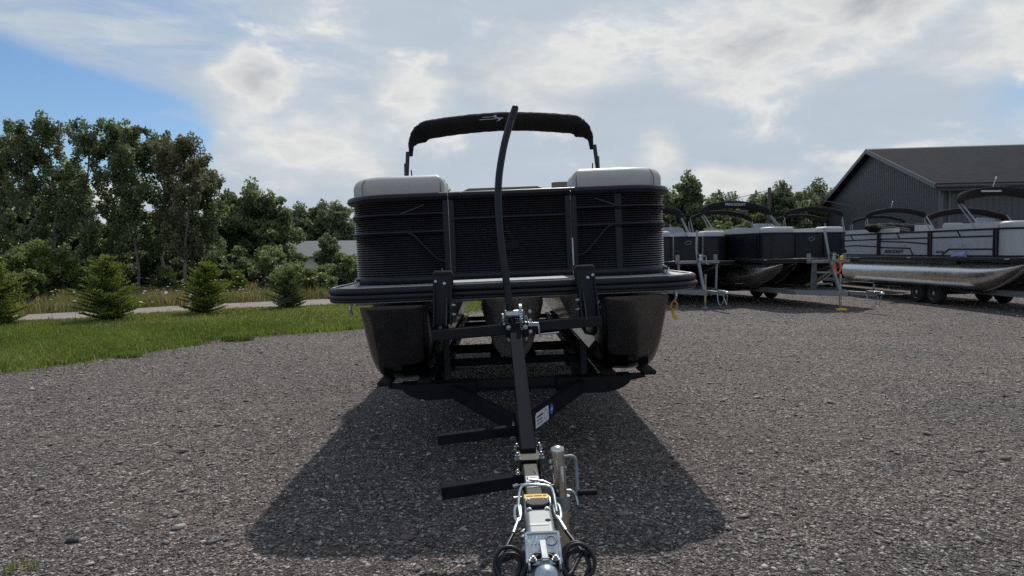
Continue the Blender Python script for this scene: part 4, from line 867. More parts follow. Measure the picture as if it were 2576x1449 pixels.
def local_to_world(p):
    return Matrix.Translation((BX, BY, 0)) @ (Matrix.Rotation(BROT[2], 4, 'Z') @ Matrix.Rotation(BROT[1], 4, 'Y')) @ Vector(p)
def ribbon():
    p = local_to_world((1.155, .335, 1.10)); root = thing('yellow_ribbon', 'yellow ribbon tied to the eye under the right corner of the big boat deck', 'ribbon', p); root.scale = (.62, .62, .62)
    def band(pts, w):
        mb = MB(); mb.sweep(pts, [(-w, -.0012), (w, -.0012), (w, .0012), (-w, .0012)], up=(0, 1, 0)); return mb
    loop = smooth_path([(0, 0, .03), (-.035, .0, -.02), (-.03, .01, -.055), (.0, .005, -.085), (.032, 0, -.05), (.035, 0, -.01), (.005, 0, .03)], 5)
    obj('loop', band([(x, y - .003 * i / 10, z) for i, (x, y, z) in enumerate(loop)], .009), M_['ribbon'], root, smooth=60)
    obj('tail', band(smooth_path([(0, -.006, -.07), (-.025, -.004, -.10), (-.005, -.01, -.14), (.02, -.008, -.165), (.028, -.006, -.20)], 5), .012), M_['ribbon'], root, smooth=60)
    obj('second_tail', band(smooth_path([(.005, -.009, -.075), (-.018, -.010, -.12), (-.012, -.012, -.165), (.015, -.01, -.185)], 5), .011), M_['ribbon'], root, smooth=60)
ribbon()

# ------------------------------------------------------------------ its trailer
def wheel(root, x, y, r, w, rim_m, side):
    prof = [(r * .62, -w / 2), (r * .9, -w / 2), (r, -w * .32), (r, w * .32), (r * .9, w / 2), (r * .62, w / 2)]
    m = MB(); m.lathe(prof, (x, y, r), (1, 0, 0), 28); t = obj('wheel', m, M_['tyre'], root, smooth=40)
    for s in (-1, 1):
        m = MB(); c = x + s * (w / 2 - .02)
        m.lathe([(r * .62, 0), (r * .60, s * .022), (r * .52, s * .006), (r * .2, -s * .01), (r * .16, s * .02), (.001, s * .022)], (c, y, r), (1, 0, 0), 20); rim = obj('rim', m, rim_m, t, smooth=35)
    m = MB()
    for k in range(5):
        a = k * 2 * math.pi / 5; m.cyl((x + side * w * .36, y + r * .28 * math.cos(a), r + r * .28 * math.sin(a)), (x + side * w * .50, y + r * .28 * math.cos(a), r + r * .28 * math.sin(a)), r * .045, 6)
    obj('wheel_nuts', m, M_['zinc'], t)
    return t
def bolt(root, p, r=.009, h=.02, axis=(0, 0, 1), m='zinc', name='bolt'):
    mb = MB(); a = Vector(axis).normalized(); mb.lathe([(r * 1.7, 0), (r * 1.7, h * .15)], p, a, 12); mb.lathe([(r * 1.35, h * .15), (r * 1.35, h * .6)], p, a, 6); mb.lathe([(r * .7, h * .6), (r * .7, h), (r * .4, h * 1.05)], p, a, 8)
    return obj(name, mb, M_[m], root, smooth=35)
def main_trailer():
    root = thing('boat_trailer', 'black boat trailer with a curved pole and silver coupler under the big boat', 'trailer', (BX, BY, 0), BROT)
    K = M_['black_paint']
    # tongue and V frame
    m = MB(); m.bar((0, -2.22, .565), (0, -.40, .545), .064, .078); tg = obj('tongue', m, M_['brown_tube'], root, bevel=.006)
    for s in (-1, 1):
        m = MB(); pts = [(s * .02, -.62, .50), (s * .43, .38, .50), (s * .62, .84, .50)]
        m.bar(pts[0], pts[2], .05, .105); obj('frame_arm', m, M_['post_black'], root, bevel=.006)
        m = MB(); m.bar((s * .62, .80, .497), (s * .62, 6.1, .497), .052, .107); obj('main_rail', m, K, root, bevel=.006)
    for y in (.55, 1.75, 2.7, 3.9, 5.1, 5.9):
        m = MB(); m.box(-.60, .60, y - .03, y + .03, .48, .545); obj('cross_member', m, K, root, bevel=.005)
    # front outrigger with rounded ends
    m = MB(); q = []
    for i in range(13): a = R(180 + 90 * i / 12); q.append((-.62 + .24 * math.cos(a), .46, .565 + .12 * math.sin(a)))
    q += [(-x, y, z) for x, y, z in q[::-1]]
    m.prism(q[:13] + [(-.3, .46, .45), (-.3, .46, .565)], (0, .16, 0)); obj('outrigger', m, M_['black_matte'], root); m = MB(); m.prism([(.3, .46, .565), (.3, .46, .45)] + q[13:], (0, .16, 0)); obj('outrigger', m, M_['black_matte'], root)
    m = MB(); m.bar((-.30, .54, .535), (.30, .54, .535), .07, .065); obj('front_beam', m, K, root, bevel=.006)
    for x in (-.99, -.69, .70, 1.0):
        m = MB(); m.box(x - .05, x + .05, .50, 5.9, .553, .588); obj('bunk', m, M_['carpet'], root, bevel=.01)
        for y in (.55, 2.0, 3.9, 5.5):
            m = MB(); s = 1 if x > 0 else -1; m.prism([(x - s * .04, y, .56), (s * .60, y, .56), (s * .60, y, .47), (x - s * .02, y, .53)], (0, .04, 0)); obj('bunk_bracket', m, K, root)
    for x in (-.16, .16):
        m = MB(); m.box(x - .045, x + .045, 1.4, 5.9, .552, .598); obj('bunk', m, M_['carpet'], root, bevel=.01)
    for s in (-1, 1):  # guide uprights inside the logs
        m = MB(); m.bar((s * .52, .62, .54), (s * .53, .70, 1.04), .05, .06); obj('guide_post', m, K, root, bevel=.005)
    for y in (3.5, 4.3):
        m = MB(); m.cyl((-.84, y, .25), (.84, y, .25), .03); obj('axle', m, K, root)
        for s in (-1, 1):
            wheel(root, s * .80, y, .255, .17, M_['galv'], s)
    m = MB(); m.prism([(.41, .60, .95), (.49, .60, .95), (.535, .60, .87), (.60, .60, .855), (.62, .60, .835), (.56, .60, .765)], (0, .01, 0)); obj('guide_plate', m, M_['alu_bright'], root)
    # winch post leaning back to the bow
    PB, PT = Vector((0, -1.55, .60)), Vector((-.012, -.26, 1.045))
    m = MB(); m.bar(PB, PT, .070, .070, (0, -.3, 1)); post = obj('winch_post', m, M_['post_black'], root, bevel=.006)
    m = MB(); m.box(-.047, .047, -1.66, -1.50, .606, .614); m.prism([(-.047, -1.66, .52), (-.041, -1.66, .52), (-.041, -1.66, .61), (-.047, -1.66, .61)], (0, .16, 0)); m.prism([(.041, -1.66, .52), (.047, -1.66, .52), (.047, -1.66, .61), (.041, -1.66, .61)], (0, .16, 0)); obj('post_bracket', m, M_['brown_tube'], root, bevel=.003)
    for x in (-.052, .052):
        for y in (-1.50, -1.64): bolt(root, (x, y, .612), .0085, .03)
    # crossbar with two padded bow stops
    m = MB(); m.bar((-.535, -.30, 1.015), (.535, -.25, 1.060), .075, .066); cb = obj('crossbar', m, K, root, bevel=.006)
    m = MB(); m.box(-.07, .07, -.345, -.20, .985, .998); m.box(-.07, .07, -.345, -.33, .998, 1.075); obj('clamp_plate', m, M_['black_matte'], root, bevel=.004)
    for x in (-.052, .052):
        bolt(root, (x, -.335, .985), .009, .022, (0, 0, -1)); bolt(root, (x, -.346, 1.05), .009, .02, (0, -1, 0))
    for s in (-1, 1):
        x = s * .468
        m = MB(); m.prism([(x - .052, -.20, 1.07), (x + .052, -.20, 1.07), (x + .060, -.085, 1.395), (x - .060, -.085, 1.395)], (0, .012, 0)); st = obj('bow_stop', m, K, root, bevel=.003)
        m = MB(); m.prism([(x - .058, -.30, 1.07), (x - .050, -.30, 1.07), (x - .050, -.11, 1.36), (x - .058, -.11, 1.36)] , (0, .10, .0)); m.prism([(x + .050, -.30, 1.07), (x + .058, -.30, 1.07), (x + .058, -.11, 1.36), (x + .050, -.11, 1.36)], (0, .10, 0)); obj('stop_flange', m, K, st)
        m = MB(); m.prism([(x - s * .03, -.305, 1.073), (x - s * .03, -.215, 1.073), (x - s * .03, -.15, 1.24)], (s * .008, 0, 0)); obj('gusset', m, M_['brown_tube'], st)
        m = MB(); m.prism([(x - .066, -.105, 1.28), (x + .066, -.105, 1.28), (x + .068, -.088, 1.40), (x + .05, -.085, 1.412), (x - .05, -.085, 1.412), (x - .068, -.088, 1.40)], (0, .06, .0)); obj('carpet_pad', m, M_['carpet'], st, bevel=.014)
        for z, y in ((1.33, -.118), (1.345, -.114)): bolt(st, (x + (.012 if z < 1.34 else .046 * s), y, z), .006, .012, (0, -1, .3))
        for z in (1.13, 1.19): bolt(st, (x - s * .058, -.17, z), .007, .022, (-s, 0, 0))
    # curved pole
    pts = smooth_path([(-.020, -.300, .99), (-.034, -.296, 1.12), (-.062, -.275, 1.42), (-.082, -.235, 1.68), (-.078, -.17, 1.95), (-.040, -.09, 2.17), (.005, -.02, 2.33), (.055, .04, 2.47)], 6)
    m = MB(); m.tube(pts, .0235, 16); e = pts[-1]; d = (pts[-1] - pts[-2]).normalized(); m.lathe([(.0235, 0), (.021, .010), (.014, .017), (.004, .020)], e, d, 16); obj('curved_pole', m, M_['rubber'], root, smooth=50)
    # winch
    w = thing('winch', 'x', 'x'); 
    for k in ('label', 'category'): del w[k]
    w.parent = root; w.location = (-.012, -.30, 1.105)
    def gear(x, r, n, name, t=.010):
        m = MB(); prof = []
        for k in range(n):
            for a, q in ((0, r), (.35, r), (.5, r * .93), (.85, r * .93)):
                an = 2 * math.pi * (k + a) / n; prof.append((x, q * math.cos(an), q * math.sin(an)))
        m.prism(prof, (t, 0, 0)); return obj(name, m, M_['zinc'], w)
    gear(.030, .088, 34, 'ratchet_gear', .016); gear(-.078, .030, 14, 'pinion_gear', .012)
    m = MB(); m.lathe([(.07, 0), (.074, .003), (.07, .006)], (-.062, 0, .02), (1, 0, 0), 28); obj('drum_flange', m, M_['zinc'], w, smooth=40)
    m = MB(); m.cyl((-.075, 0, -.04), (.095, 0, -.04), .014); m.cyl((-.06, 0, .02), (.05, 0, .02), .03); obj('drum_shaft', m, M_['zinc'], w, smooth=40)
    m = MB(); m.prism([(.056, -.02, -.10), (.060, -.02, -.10), (.060, -.02, .05), (.056, -.02, .05)], (0, .05, 0)); m.prism([(.058, -.03, -.055), (.145, -.05, -.055), (.145, -.05, -.030), (.058, -.03, -.030)], (0, .02, 0)); m.prism([(.138, -.052, -.03), (.148, -.052, -.03), (.156, -.052, -.125), (.146, -.052, -.125)], (0, .022, 0)); obj('side_bracket', m, M_['zinc'], w, bevel=.002)
    m = MB(); m.tube([(.155, -.055, -.105), (.19, -.055, -.102), (.27, -.05, -.098)], .006, 8); obj('strap_pin', m, M_['zinc'], w, smooth=50)
    m = MB(); m.tube(smooth_path([(.05, -.03, -.06), (.062, -.035, -.02), (.07, -.035, .015), (.078, -.035, -.02), (.07, -.035, -.075), (.058, -.035, -.085), (.05, -.035, -.07)], 4), .004, 6); obj('spring_clip', m, M_['zinc'], w)
    for y, z in ((-.045, -.085), (-.045, -.015), (-.045, .04)): bolt(w, (.095, y, z), .007, .014, (0, -1, 0))
    # steps standing out to the left of the tongue
    for y, x1, z in ((-.985, -.46, .555), (-1.80, -.375, .555)):
        m = MB(); m.bar((-.034, y + .02, z + .012), (x1, y - .02, z - .012), .05, .052); obj('step', m, M_['post_black'], root, bevel=.004)
    m = MB(); m.tube(smooth_path([(-.038, -2.15, .56), (-.040, -1.9, .545), (-.042, -1.6, .55), (-.040, -1.3, .535), (-.042, -1.0, .54), (-.05, -.6, .53), (-.2, -.2, .545)], 4), .006, 6); obj('wiring', m, M_['rubber'], root)
    for y in (-.985, -1.80):
        m = MB(); m.box(-.036, -.030, y - .02, y + .065, .525, .60); m.box(-.075, -.036, y - .002, y + .040, .588, .596); obj('step_bracket', m, M_['post_black'], root)
        for dy in (.0, .038): bolt(root, (-.056, y + dy, .596), .005, .010)
    # stickers
    dv = Vector((.62 - .02, .84 + .62, 0)).normalized(); nv = Vector((dv.y, -dv.x, 0))
    def on_arm(t, z, o=.0265): return Vector((.02, -.62, .50)) + dv * t + nv * o + Vector((0, 0, z))
    m = MB(); m.prism([on_arm(.10, -.045), on_arm(.34, -.045), on_arm(.35, -.036), on_arm(.35, .036), on_arm(.34, .045), on_arm(.115, .045), on_arm(.10, .03)], nv * .001); pl = obj('sticker', m, M_['paper'], root); pl['label'] = 'white rectangular sticker on the right frame arm'
    m = MB()
    for a, b, z, h in ((.12, .24, .018, .012), (.12, .22, -.004, .008), (.12, .235, -.022, .004), (.12, .235, -.030, .003)): m.prism([on_arm(a, z - h / 2, .0278), on_arm(b, z - h / 2, .0278), on_arm(b, z + h / 2, .0278), on_arm(a, z + h / 2, .0278)], nv * .0004)
    for t in range(12): a = 2 * math.pi * t / 12; m.prism([on_arm(.29 + .034 * math.cos(a), .034 * math.sin(a), .0278), on_arm(.29 + .030 * math.cos(a), .030 * math.sin(a), .0278), on_arm(.29 + .030 * math.cos(a + .52), .030 * math.sin(a + .52), .0278), on_arm(.29 + .034 * math.cos(a + .52), .034 * math.sin(a + .52), .0278)], nv * .0004)
    obj('print', m, M_['ink'], pl)
    m = MB(); m.prism([on_arm(.41 + .034 * math.cos(2 * math.pi * k / 20), .005 + .034 * math.sin(2 * math.pi * k / 20)) for k in range(20)], nv * .001); st = obj('round_sticker', m, M_['blue'], root); st['label'] = 'small round blue sticker on the right frame arm'
    m = MB(); m.bar(on_arm(.39, .0, .028), on_arm(.43, .01, .028), .003, .006, (0, 0, 1)); obj('print', m, M_['paper'], st)
    m = MB(); m.lathe([(.009, 0), (.009, .006), (.004, .009)], (.030, -.72, .505), (.4, -1, 0), 10); obj('marker_light', m, M_['orange'], root)
    zt = .6035
    m = MB(); m.box(-.026, .026, -1.985, -1.85, zt, zt + .001); st = obj('tongue_label', m, M_['paper'], tg); m = MB(); m.box(-.0255, -.0145, -1.98, -1.915, zt + .001, zt + .0015); obj('blue_band', m, M_['blue'], st)
    m = MB()
    rg = random.Random(2)
    for i in range(9):
        y = -1.97 + i * .0125; m.box(-.010, .022 - rg.uniform(0, .014), y, y + .004, zt + .001, zt + .0015)
    m.box(-.023, -.017, -1.90, -1.86, zt + .001, zt + .0015); obj('print', m, M_['ink'], st)
    # coupler with its surge-brake housing
    cz = .615
    m = MB(); m.prism([(-.045, -2.52, .545), (.045, -2.52, .545), (.045, -2.52, cz + .02), (.036, -2.52, cz + .03), (-.036, -2.52, cz + .03), (-.045, -2.52, cz + .02)], (0, .34, .0)); cp = obj('coupler_body', m, M_['galv'], root, bevel=.005)
    m = MB(); m.box(-.043, .043, -2.225, -2.185, cz + .031, cz + .033); w1 = obj('warning_label', m, M_['yellow'], cp); m = MB()
    for a, b in ((-.036, -.012), (-.008, .02), (.024, .036)): m.box(a, b, -2.210, -2.199, cz + .033, cz + .0335)
    obj('print', m, M_['ink'], w1)
    m = MB(); m.prism([(-.018, -2.255, cz + .031), (.018, -2.255, cz + .031), (.042, -2.285, cz + .031), (.042, -2.305, cz + .031), (.02, -2.325, cz + .031), (-.02, -2.325, cz + .031), (-.042, -2.305, cz + .031), (-.042, -2.285, cz + .031)], (0, 0, .014)); obj('fill_cap', m, M_['rubber'], cp, bevel=.005)
    for x in (-.030, .030):
        for y in (-2.24, -2.33): bolt(cp, (x, y, cz + .031), .006, .008)
    m = MB(); m.cyl((.026, -2.425, cz + .030), (.026, -2.425, cz + .0325), .009); obj('drain_hole', m, M_['black_matte'], cp)
    m = MB(); m.box(-.034, .026, -2.465, -2.45, cz + .0305, cz + .032); obj('plate_label', m, M_['paper'], cp)
    # nose block with raised letters
    nz = Vector((0, -.55, .83)); nu = Vector((0, .83, .55))
    c0 = Vector((0, -2.565, cz + .002))
    def N_(x, v, o=0): return c0 + Vector((x, 0, 0)) + nu * v + nz * o
    m = MB(); m.prism([N_(-.056, -.058), N_(.056, -.058), N_(.056, .058), N_(-.056, .058)], -nz * .05); nb = obj('nose_block', m, M_['zinc'], root, bevel=.006)
    m = MB()
    for a, b in (((-.050, .050), (.050, .050)), ((-.050, -.052), (-.050, .050)), ((.050, -.052), (.050, .050))): m.bar(N_(*a, .002), N_(*b, .002), .006, .006, nz)
    for k in range(4): m.bar(N_(-.034 + .011 * k, .010, .001), N_(-.026 + .011 * k, .042, .001), .005, .004, nz)
    m.tube([N_(.026 + .016 * math.cos(2 * math.pi * k / 14), .022 + .016 * math.sin(2 * math.pi * k / 14), .001) for k in range(14)], .003, 6, closed=True); obj('raised_emblem', m, M_['zinc'], nb)
    text_mesh('raised_letters', 'DEXTER', .026, M_['zinc'], nb, frame(N_(0, -.036, .001), (1, 0, 0), nu), .0015, 0, .0004)
    m = MB(); m.bar(N_(.002, -.075, .045), N_(-.002, .012, .020), .022, .006, nz); m.bar(N_(.002, -.115, .0), N_(.002, -.06, .042), .026, .018, nz); obj('latch', m, M_['galv'], root, bevel=.003)
    bc = Vector((0, -2.68, .575)); m = MB(); m.lathe([(.040 * math.cos(a), .040 * math.sin(a)) for a in [R(-35 + 12 * i) for i in range(11)]] + [(.0005, .0402)], bc, (0, -.18, 1), 22); obj('ball_socket', m, M_['zinc'], root, smooth=60)
    m = MB(); m.prism([(-.047, -2.70, .535), (.047, -2.70, .535), (.047, -2.70, .565), (-.047, -2.70, .565)], (0, .17, .012)); m.prism([(-.05, -2.64, .53), (-.042, -2.64, .53), (-.042, -2.64, .598), (-.05, -2.64, .598)], (0, .12, 0)); m.prism([(.042, -2.64, .53), (.05, -2.64, .53), (.05, -2.64, .598), (.042, -2.64, .598)], (0, .12, 0)); obj('socket_collar', m, M_['galv'], root, bevel=.004)
    for x in (-.034, .034): bolt(root, (x, -2.615, .60), .007, .014)
    # handle rods and safety cables
    m = MB(); m.tube(smooth_path([(-.062, -2.30, .60), (-.064, -2.22, .63), (-.052, -2.16, .665), (-.02, -2.155, .672), (.045, -2.165, .668), (.062, -2.19, .655), (.066, -2.28, .615)], 5), .0058, 8); obj('handle_rod', m, M_['zinc'], root, smooth=60)
    m = MB(); m.tube([(-.02, -2.135, .685), (.03, -2.145, .680), (.055, -2.16, .672)], .005, 8); m.tube([(-.07, -2.12, .66), (.0, -2.125, .672)], .003, 6); m.cyl((-.08, -2.12, .657), (-.062, -2.12, .662), .007); obj('pull_pin', m, M_['zinc'], root, smooth=60)
    for s in (-1, 1):
        rg = random.Random(20 + s); pts = [(s * .066, -2.30, .60), (s * .085, -2.36, .585), (s * .115, -2.44, .565), (s * .14, -2.50, .55)]
        cx, cy, cz2 = s * .105, -2.56, .560
        for k in range(34):
            a = k / 34 * 2 * math.pi * 3.2 + (0.4 if s > 0 else 2.6); rr = .047 + .010 * math.sin(a * .37 + k * .13) + rg.uniform(-.002, .002)
            pts.append((cx + s * rr * math.cos(a) * .9, cy + rr * math.sin(a) * .75 + .010 * math.sin(a * .31), cz2 + rr * .75 * math.sin(a) + .006 * math.cos(a * .5)))
        pts += [(s * .07, -2.62, .55), (s * .045, -2.60, .59), (s * .02, -2.585, .605), (-s * .03, -2.60, .60), (-s * .05, -2.64, .575)]
        m = MB(); m.tube(smooth_path(pts, 4), .0064, 8); c = obj('safety_cable', m, M_['rubber'], root, smooth=60)
        m = MB(); p0, p1 = Vector((s * .068, -2.30, .602)), Vector((s * .088, -2.37, .583)); m.cyl(p0, p1, .0085, 10); obj('cable_ferrule', m, M_['zinc'], c, smooth=50)
        m = MB(); m.tube(smooth_path([(s * .066, -2.22, .625), (s * .078, -2.245, .622), (s * .080, -2.29, .606), (s * .070, -2.315, .60), (s * .060, -2.28, .608), (s * .060, -2.235, .622), (s * .066, -2.22, .625)], 4), .0055, 7); obj('snap_hook', m, M_['zinc'], c, smooth=50)
    m = MB(); m.box(.058, .098, -2.665, -2.655, .535, .562); t = obj('cable_tag', m, M_['paper'], root); m = MB()
    for i in range(4): m.box(.062, .090 - .004 * (i % 2), -2.6665, -2.665, .540 + i * .0052, .542 + i * .0052)
    obj('print', m, M_['ink'], t)
    for i, (x, y) in enumerate(((-.052, -2.40), (-.052, -2.44), (.052, -2.46))): bolt(cp, (x, y, .60), .006, .012, (math.copysign(1, x), 0, 0))
    # swing-up jack
    jx, jy, a = .096, -2.02, (.0, 0.02, 1)
    m = MB(); m.tube([(jx + .022, jy - .02, .16), (jx, jy, .755)], .0245, 18); jk = obj('jack_tube', m, M_['chrome'], root, smooth=50)
    m = MB(); m.lathe([(.028, 0), (.028, .012), (.024, .019), (.012, .024), (.002, .025)], (jx, jy, .750), (0, 0, 1), 18); obj('jack_cap', m, M_['chrome'], jk, smooth=50)
    m = MB(); m.tube([(jx + .03, jy - .027, .05), (jx + .022, jy - .02, .17)], .019, 14); obj('jack_inner_tube', m, M_['zinc'], jk, smooth=50)
    m = MB(); m.lathe([(.02, 0), (.055, .004), (.058, .016), (.02, .02)], (jx + .03, jy - .027, .025), (0, 0, 1), 18); m.cyl((jx + .03, jy - .027, .0), (jx + .03, jy - .027, .03), .05); obj('jack_foot', m, M_['zinc'], jk, smooth=40)
    m = MB(); m.tube(smooth_path([(jx + .02, jy - .002, .728), (jx + .05, jy - .004, .732), (jx + .066, jy - .006, .722), (jx + .069, jy - .01, .69), (jx + .069, jy - .03, .60)], 5), .0068, 8); cr = obj('jack_crank', m, M_['galv'], jk, smooth=50)
    m = MB(); m.lathe([(.009, 0), (.011, .004), (.011, .070), (.009, .074)], (jx + .069, jy - .032, .597), (1, -.05, .02), 14); obj('crank_grip', m, M_['black_matte'], cr, smooth=50)
    for dx, z in ((-.028, .715), (-.026, .69), (.026, .69)): bolt(jk, (jx + dx, jy - .005, z), .005, .01, (dx, -.3, 0))
    m = MB(); m.prism([(.034, -1.98, .53), (jx + .01, -1.99, .53), (jx + .01, -1.99, .61), (.034, -1.98, .61)], (0, .008, 0)); m.lathe([(.031, 0), (.031, .05)], (jx + .010, jy - .009, .53), (0, 0.02, 1), 18); obj('jack_bracket', m, M_['galv'], root, smooth=30)
    m = MB(); m.tube(smooth_path([(jx + .03, jy - .01, .60), (jx + .05, jy - .015, .598), (jx + .062, jy - .022, .58), (jx + .066, jy - .03, .55)], 4), .0062, 8); obj('jack_pin', m, M_['zinc'], jk, smooth=50)
    m = MB(); m.box(jx + .008, jx + .018, jy - .0265, jy - .0255, .64, .70); obj('jack_sticker', m, M_['paper'], jk)
    m = MB(); m.tube(smooth_path([(-.05, -2.04, .585), (-.08, -2.042, .585)], 3), .006, 8); m.tube(smooth_path([(.036, -2.06, .59), (.052, -2.065, .592), (.056, -2.085, .588), (.054, -2.12, .575)], 4), .0055, 8); obj('lock_pin', m, M_['zinc'], root, smooth=50)
    m = MB(); m.tube([(.012, -1.76, .6042), (.016, -1.79, .606), (.021, -1.82, .6045), (.020, -1.85, .606)], .0016, 5); obj('thin_wire', m, M_['galv'], tg)
    return root
main_trailer()

# ------------------------------------------------------------------ parked boats
def parked_boat(label, x, y, rz, ZD, L, style, foot=3.0, bimini='arch', letters=None, shield=True, motor=False, htop=2.84, lean=1.0, extra=True):
    root = thing('pontoon_boat', label, 'boat', (x, y, 0), (0, 0, R(rz)), 'pontoon boats parked on trailers')
    deck_parts(root, 1.27, L, .3, ZD, .09, M_['rubber'], M_['deck_vinyl'])
    hw, yf, r = 1.22, .42, .38; zb, zt = ZD + .03, ZD + .655
    white = style == 'silver'; PM = M_['silver_panel'] if white else M_['panel_black']; TM = M_['black_paint'] if white else M_['fence_rail']
    def panel(name, path):
        m = MB(); m.path_loft(path, [(0, zb), (0, zt), (-.02, zt), (-.02, zb)]); p = obj(name, m, PM, root, smooth=50)
        m = MB(); m.path_loft(path, [(-.025, zt - .03), (.018, zt - .03), (.022, zt), (.018, zt + .012), (-.025, zt + .012)]); obj('top_rail', m, TM, p)
        m = MB(); m.path_loft(path, [(-.025, zb - .025), (.014, zb - .025), (.014, zb + .02), (-.025, zb + .02)]); obj('bottom_rail', m, TM, p)
        for (ax, ay), (bx, by) in ((path[0], path[1]), (path[-1], path[-2])):
            m = MB(); t = Vector((bx - ax, by - ay, 0)).normalized() * .03; m.bar((ax + t.x, ay + t.y, zb), (ax + t.x, ay + t.y, zt), .06, .05, (t.x, t.y, 0)); obj('end_post', m, TM, p)
        return p
    pl = u_left(hw, yf, r, -.43, yf + r + .1); ps = [panel('corner_panel', pl), panel('gate', [(-.40, yf), (0, yf), (.40, yf)]), panel('corner_panel', mirror_path(pl))]
    seg = (L - yf - r - .3) / 3; sides = []
    for s in (-1, 1):
        for k in range(3):
            y0 = yf + r + .14 + k * seg; path = [(s * hw, y0), (s * hw, y0 + seg * .5), (s * hw, y0 + seg - .04)]
            if s < 0: path = path[::-1]
            p = panel('side_panel', path); sides.append((s, k, y0, p))
    def strip(p, s, pts, w=.035):
        m = MB()
        for a, b in zip(pts[:-1], pts[1:]): m.bar((s * (hw + .004), a[0], a[1]), (s * (hw + .004), b[0], b[1]), .012, w, (0, .1, 1))
        obj('stripe', m, TM if white else M_['black_matte'], p)
    for s, k, y0, p in sides:
        y1 = y0 + seg - .05; a = y0 + .03
        if white:
            strip(p, s, [(a, zt - .17), (y1, zt - .17 - .02 * (k == 2))])
            if k == 0: strip(p, s, [(a, zb + .16), (y0 + seg * .68, zb + .16), (y0 + seg * .78, zb + .02)]); strip(p, s, [(y0 + seg * .55, zt - .03), (y0 + seg * .50, zt - .16)])
            if k == 1: strip(p, s, [(a, zb + .30), (y0 + seg * .45, zb + .36), (y0 + seg * .9, zb + .39), (y1, zb + .40)]); strip(p, s, [(y0 + seg * .3, zb + .02), (y0 + seg * .36, zb + .19), (y1, zb + .22)]); strip(p, s, [(y0 + seg * .62, zt - .03), (y0 + seg * .56, zt - .16)])
            if k == 2: strip(p, s, [(a, zb + .24), (y0 + seg * .5, zb + .28), (y1, zb + .26)]); strip(p, s, [(y0 + seg * .66, zt - .03), (y0 + seg * .60, zt - .17)])
        else:
            strip(p, s, [(a, zt - .20), (y0 + seg * .6, zt - .22), (y1, zt - .30 + .06 * k)], .02); strip(p, s, [(a, zb + .18), (y1, zb + .18)], .016)
        m = MB(); m.cyl((s * (hw + .01), y0 + seg * .45, zb + .26), (s * (hw + .02), y0 + seg * .45, zb + .26), .018); obj('cup_fitting', m, M_['zinc'], p)
    if letters:
        for s, k, y0, p in sides:
            if s < 0 and k == 1: text_mesh('lettering', letters[0], .135, M_['ink'], p, frame((-hw - .008, y0 + seg * .68, zb + .10), (0, -1, 0), (0, 0, 1)), .002, .25, .004)
            if s < 0 and k == 0 and len(letters) > 1: text_mesh('lettering', letters[1], .085, M_['ink'], p, frame((-hw - .008, y0 + seg * .93 - .3, zb + .09), (0, -1, 0), (0, 0, 1)), .002, .25, .002)
    if not white:   # oval emblem on the front
        m = MB(); m.tube([(-.0 + .085 * math.cos(2 * math.pi * k / 16) + .02 * math.sin(2 * math.pi * k / 16), yf - .008, zt - .16 + .045 * math.sin(2 * math.pi * k / 16)) for k in range(16)], .008, 6, closed=True); obj('emblem', m, M_['galv'], ps[1])
    # cushions along the rail
    C = M_['cushion_white']
    for s in (-1, 1):
        corner_seat(root, 'bow_cushion', s, .47, 1.17, yf + .05, yf + .5, zt - .05, zt + .155, C, .32, .05, .07)
        cushion_block(root, 'side_cushion', s * 1.06 - .12, s * 1.06 + .12, yf + .52, yf + 2.4, zt - .05, zt + .15, C, .06)
        cushion_block(root, 'side_cushion', s * 1.06 - .12, s * 1.06 + .12, L * .62, L - .5, zt - .05, zt + .13, C, .06)
        corner_seat(root, 'lounge_base', s, .50, 1.16, yf + .06, yf + 2.3, ZD, zt - .06, C, .33, .03, .02, 2)
    cushion_block(root, 'helm_seat', .30, .78, L * .60, L * .60 + .18, ZD + .4, zt + .26, C, .07); cushion_block(root, 'helm_seat', -.75, -.28, L * .56, L * .56 + .18, ZD + .4, zt + .20, C, .07)
    m = MB(); m.box(.25, 1.0, L * .44, L * .52, ZD, zt + .08); con = obj('console', m, C, root, bevel=.05)
    if shield:
        m = MB(); y0 = L * .44; m.prism([(.20, y0, zt + .07), (1.05, y0, zt + .07), (.98, y0 + .14, zt + .30), (.86, y0 + .16, zt + .34), (.36, y0 + .16, zt + .34), (.26, y0 + .14, zt + .30)], (0, .012, .004)); obj('windshield', m, M_['smoke'], con)
    # bimini
    def hoop(yft, zt_, ln, w, th, half, nm='bimini_boot', z_foot=zt + .02):
        pts = arch_pts(w, z_foot, zt_, ln, yft, .20, 8, .14); n = len(pts); bp = smooth_path(pts[4:n - 4], 2); prof = []; nb = len(bp)
        rg = random.Random(int(x * 10))
        for i in range(nb):
            t = min(i, nb - 1 - i) / (nb / 2); g = min(1, .3 + t * 2.6)
            prof.append([(math.cos(2 * math.pi * k / 10) * half * g * rg.uniform(.92, 1.08), math.sin(2 * math.pi * k / 10) * th * g * rg.uniform(.9, 1.1)) for k in range(10)])
        m = MB(); m.sweep(bp, prof, up=(1, 0, 0)); b = obj(nm, m, M_['canvas'], root, smooth=70)
        for s in (-1, 1):
            m = MB(); m.tube([(s * w, yft, zt), (s * (w - .03), yft + ln * .80, z_foot + (zt_ - z_foot) * .72)], .019, 7); obj('bimini_leg', m, M_['galv'], root)
            m = MB(); m.tube([(s * (w + .02), yft + .16, zt), (s * (w - .01), yft + .10 + ln * .70, z_foot + (zt_ - z_foot) * .62)], .016, 7); obj('bimini_leg', m, M_['galv'], root)
        return b
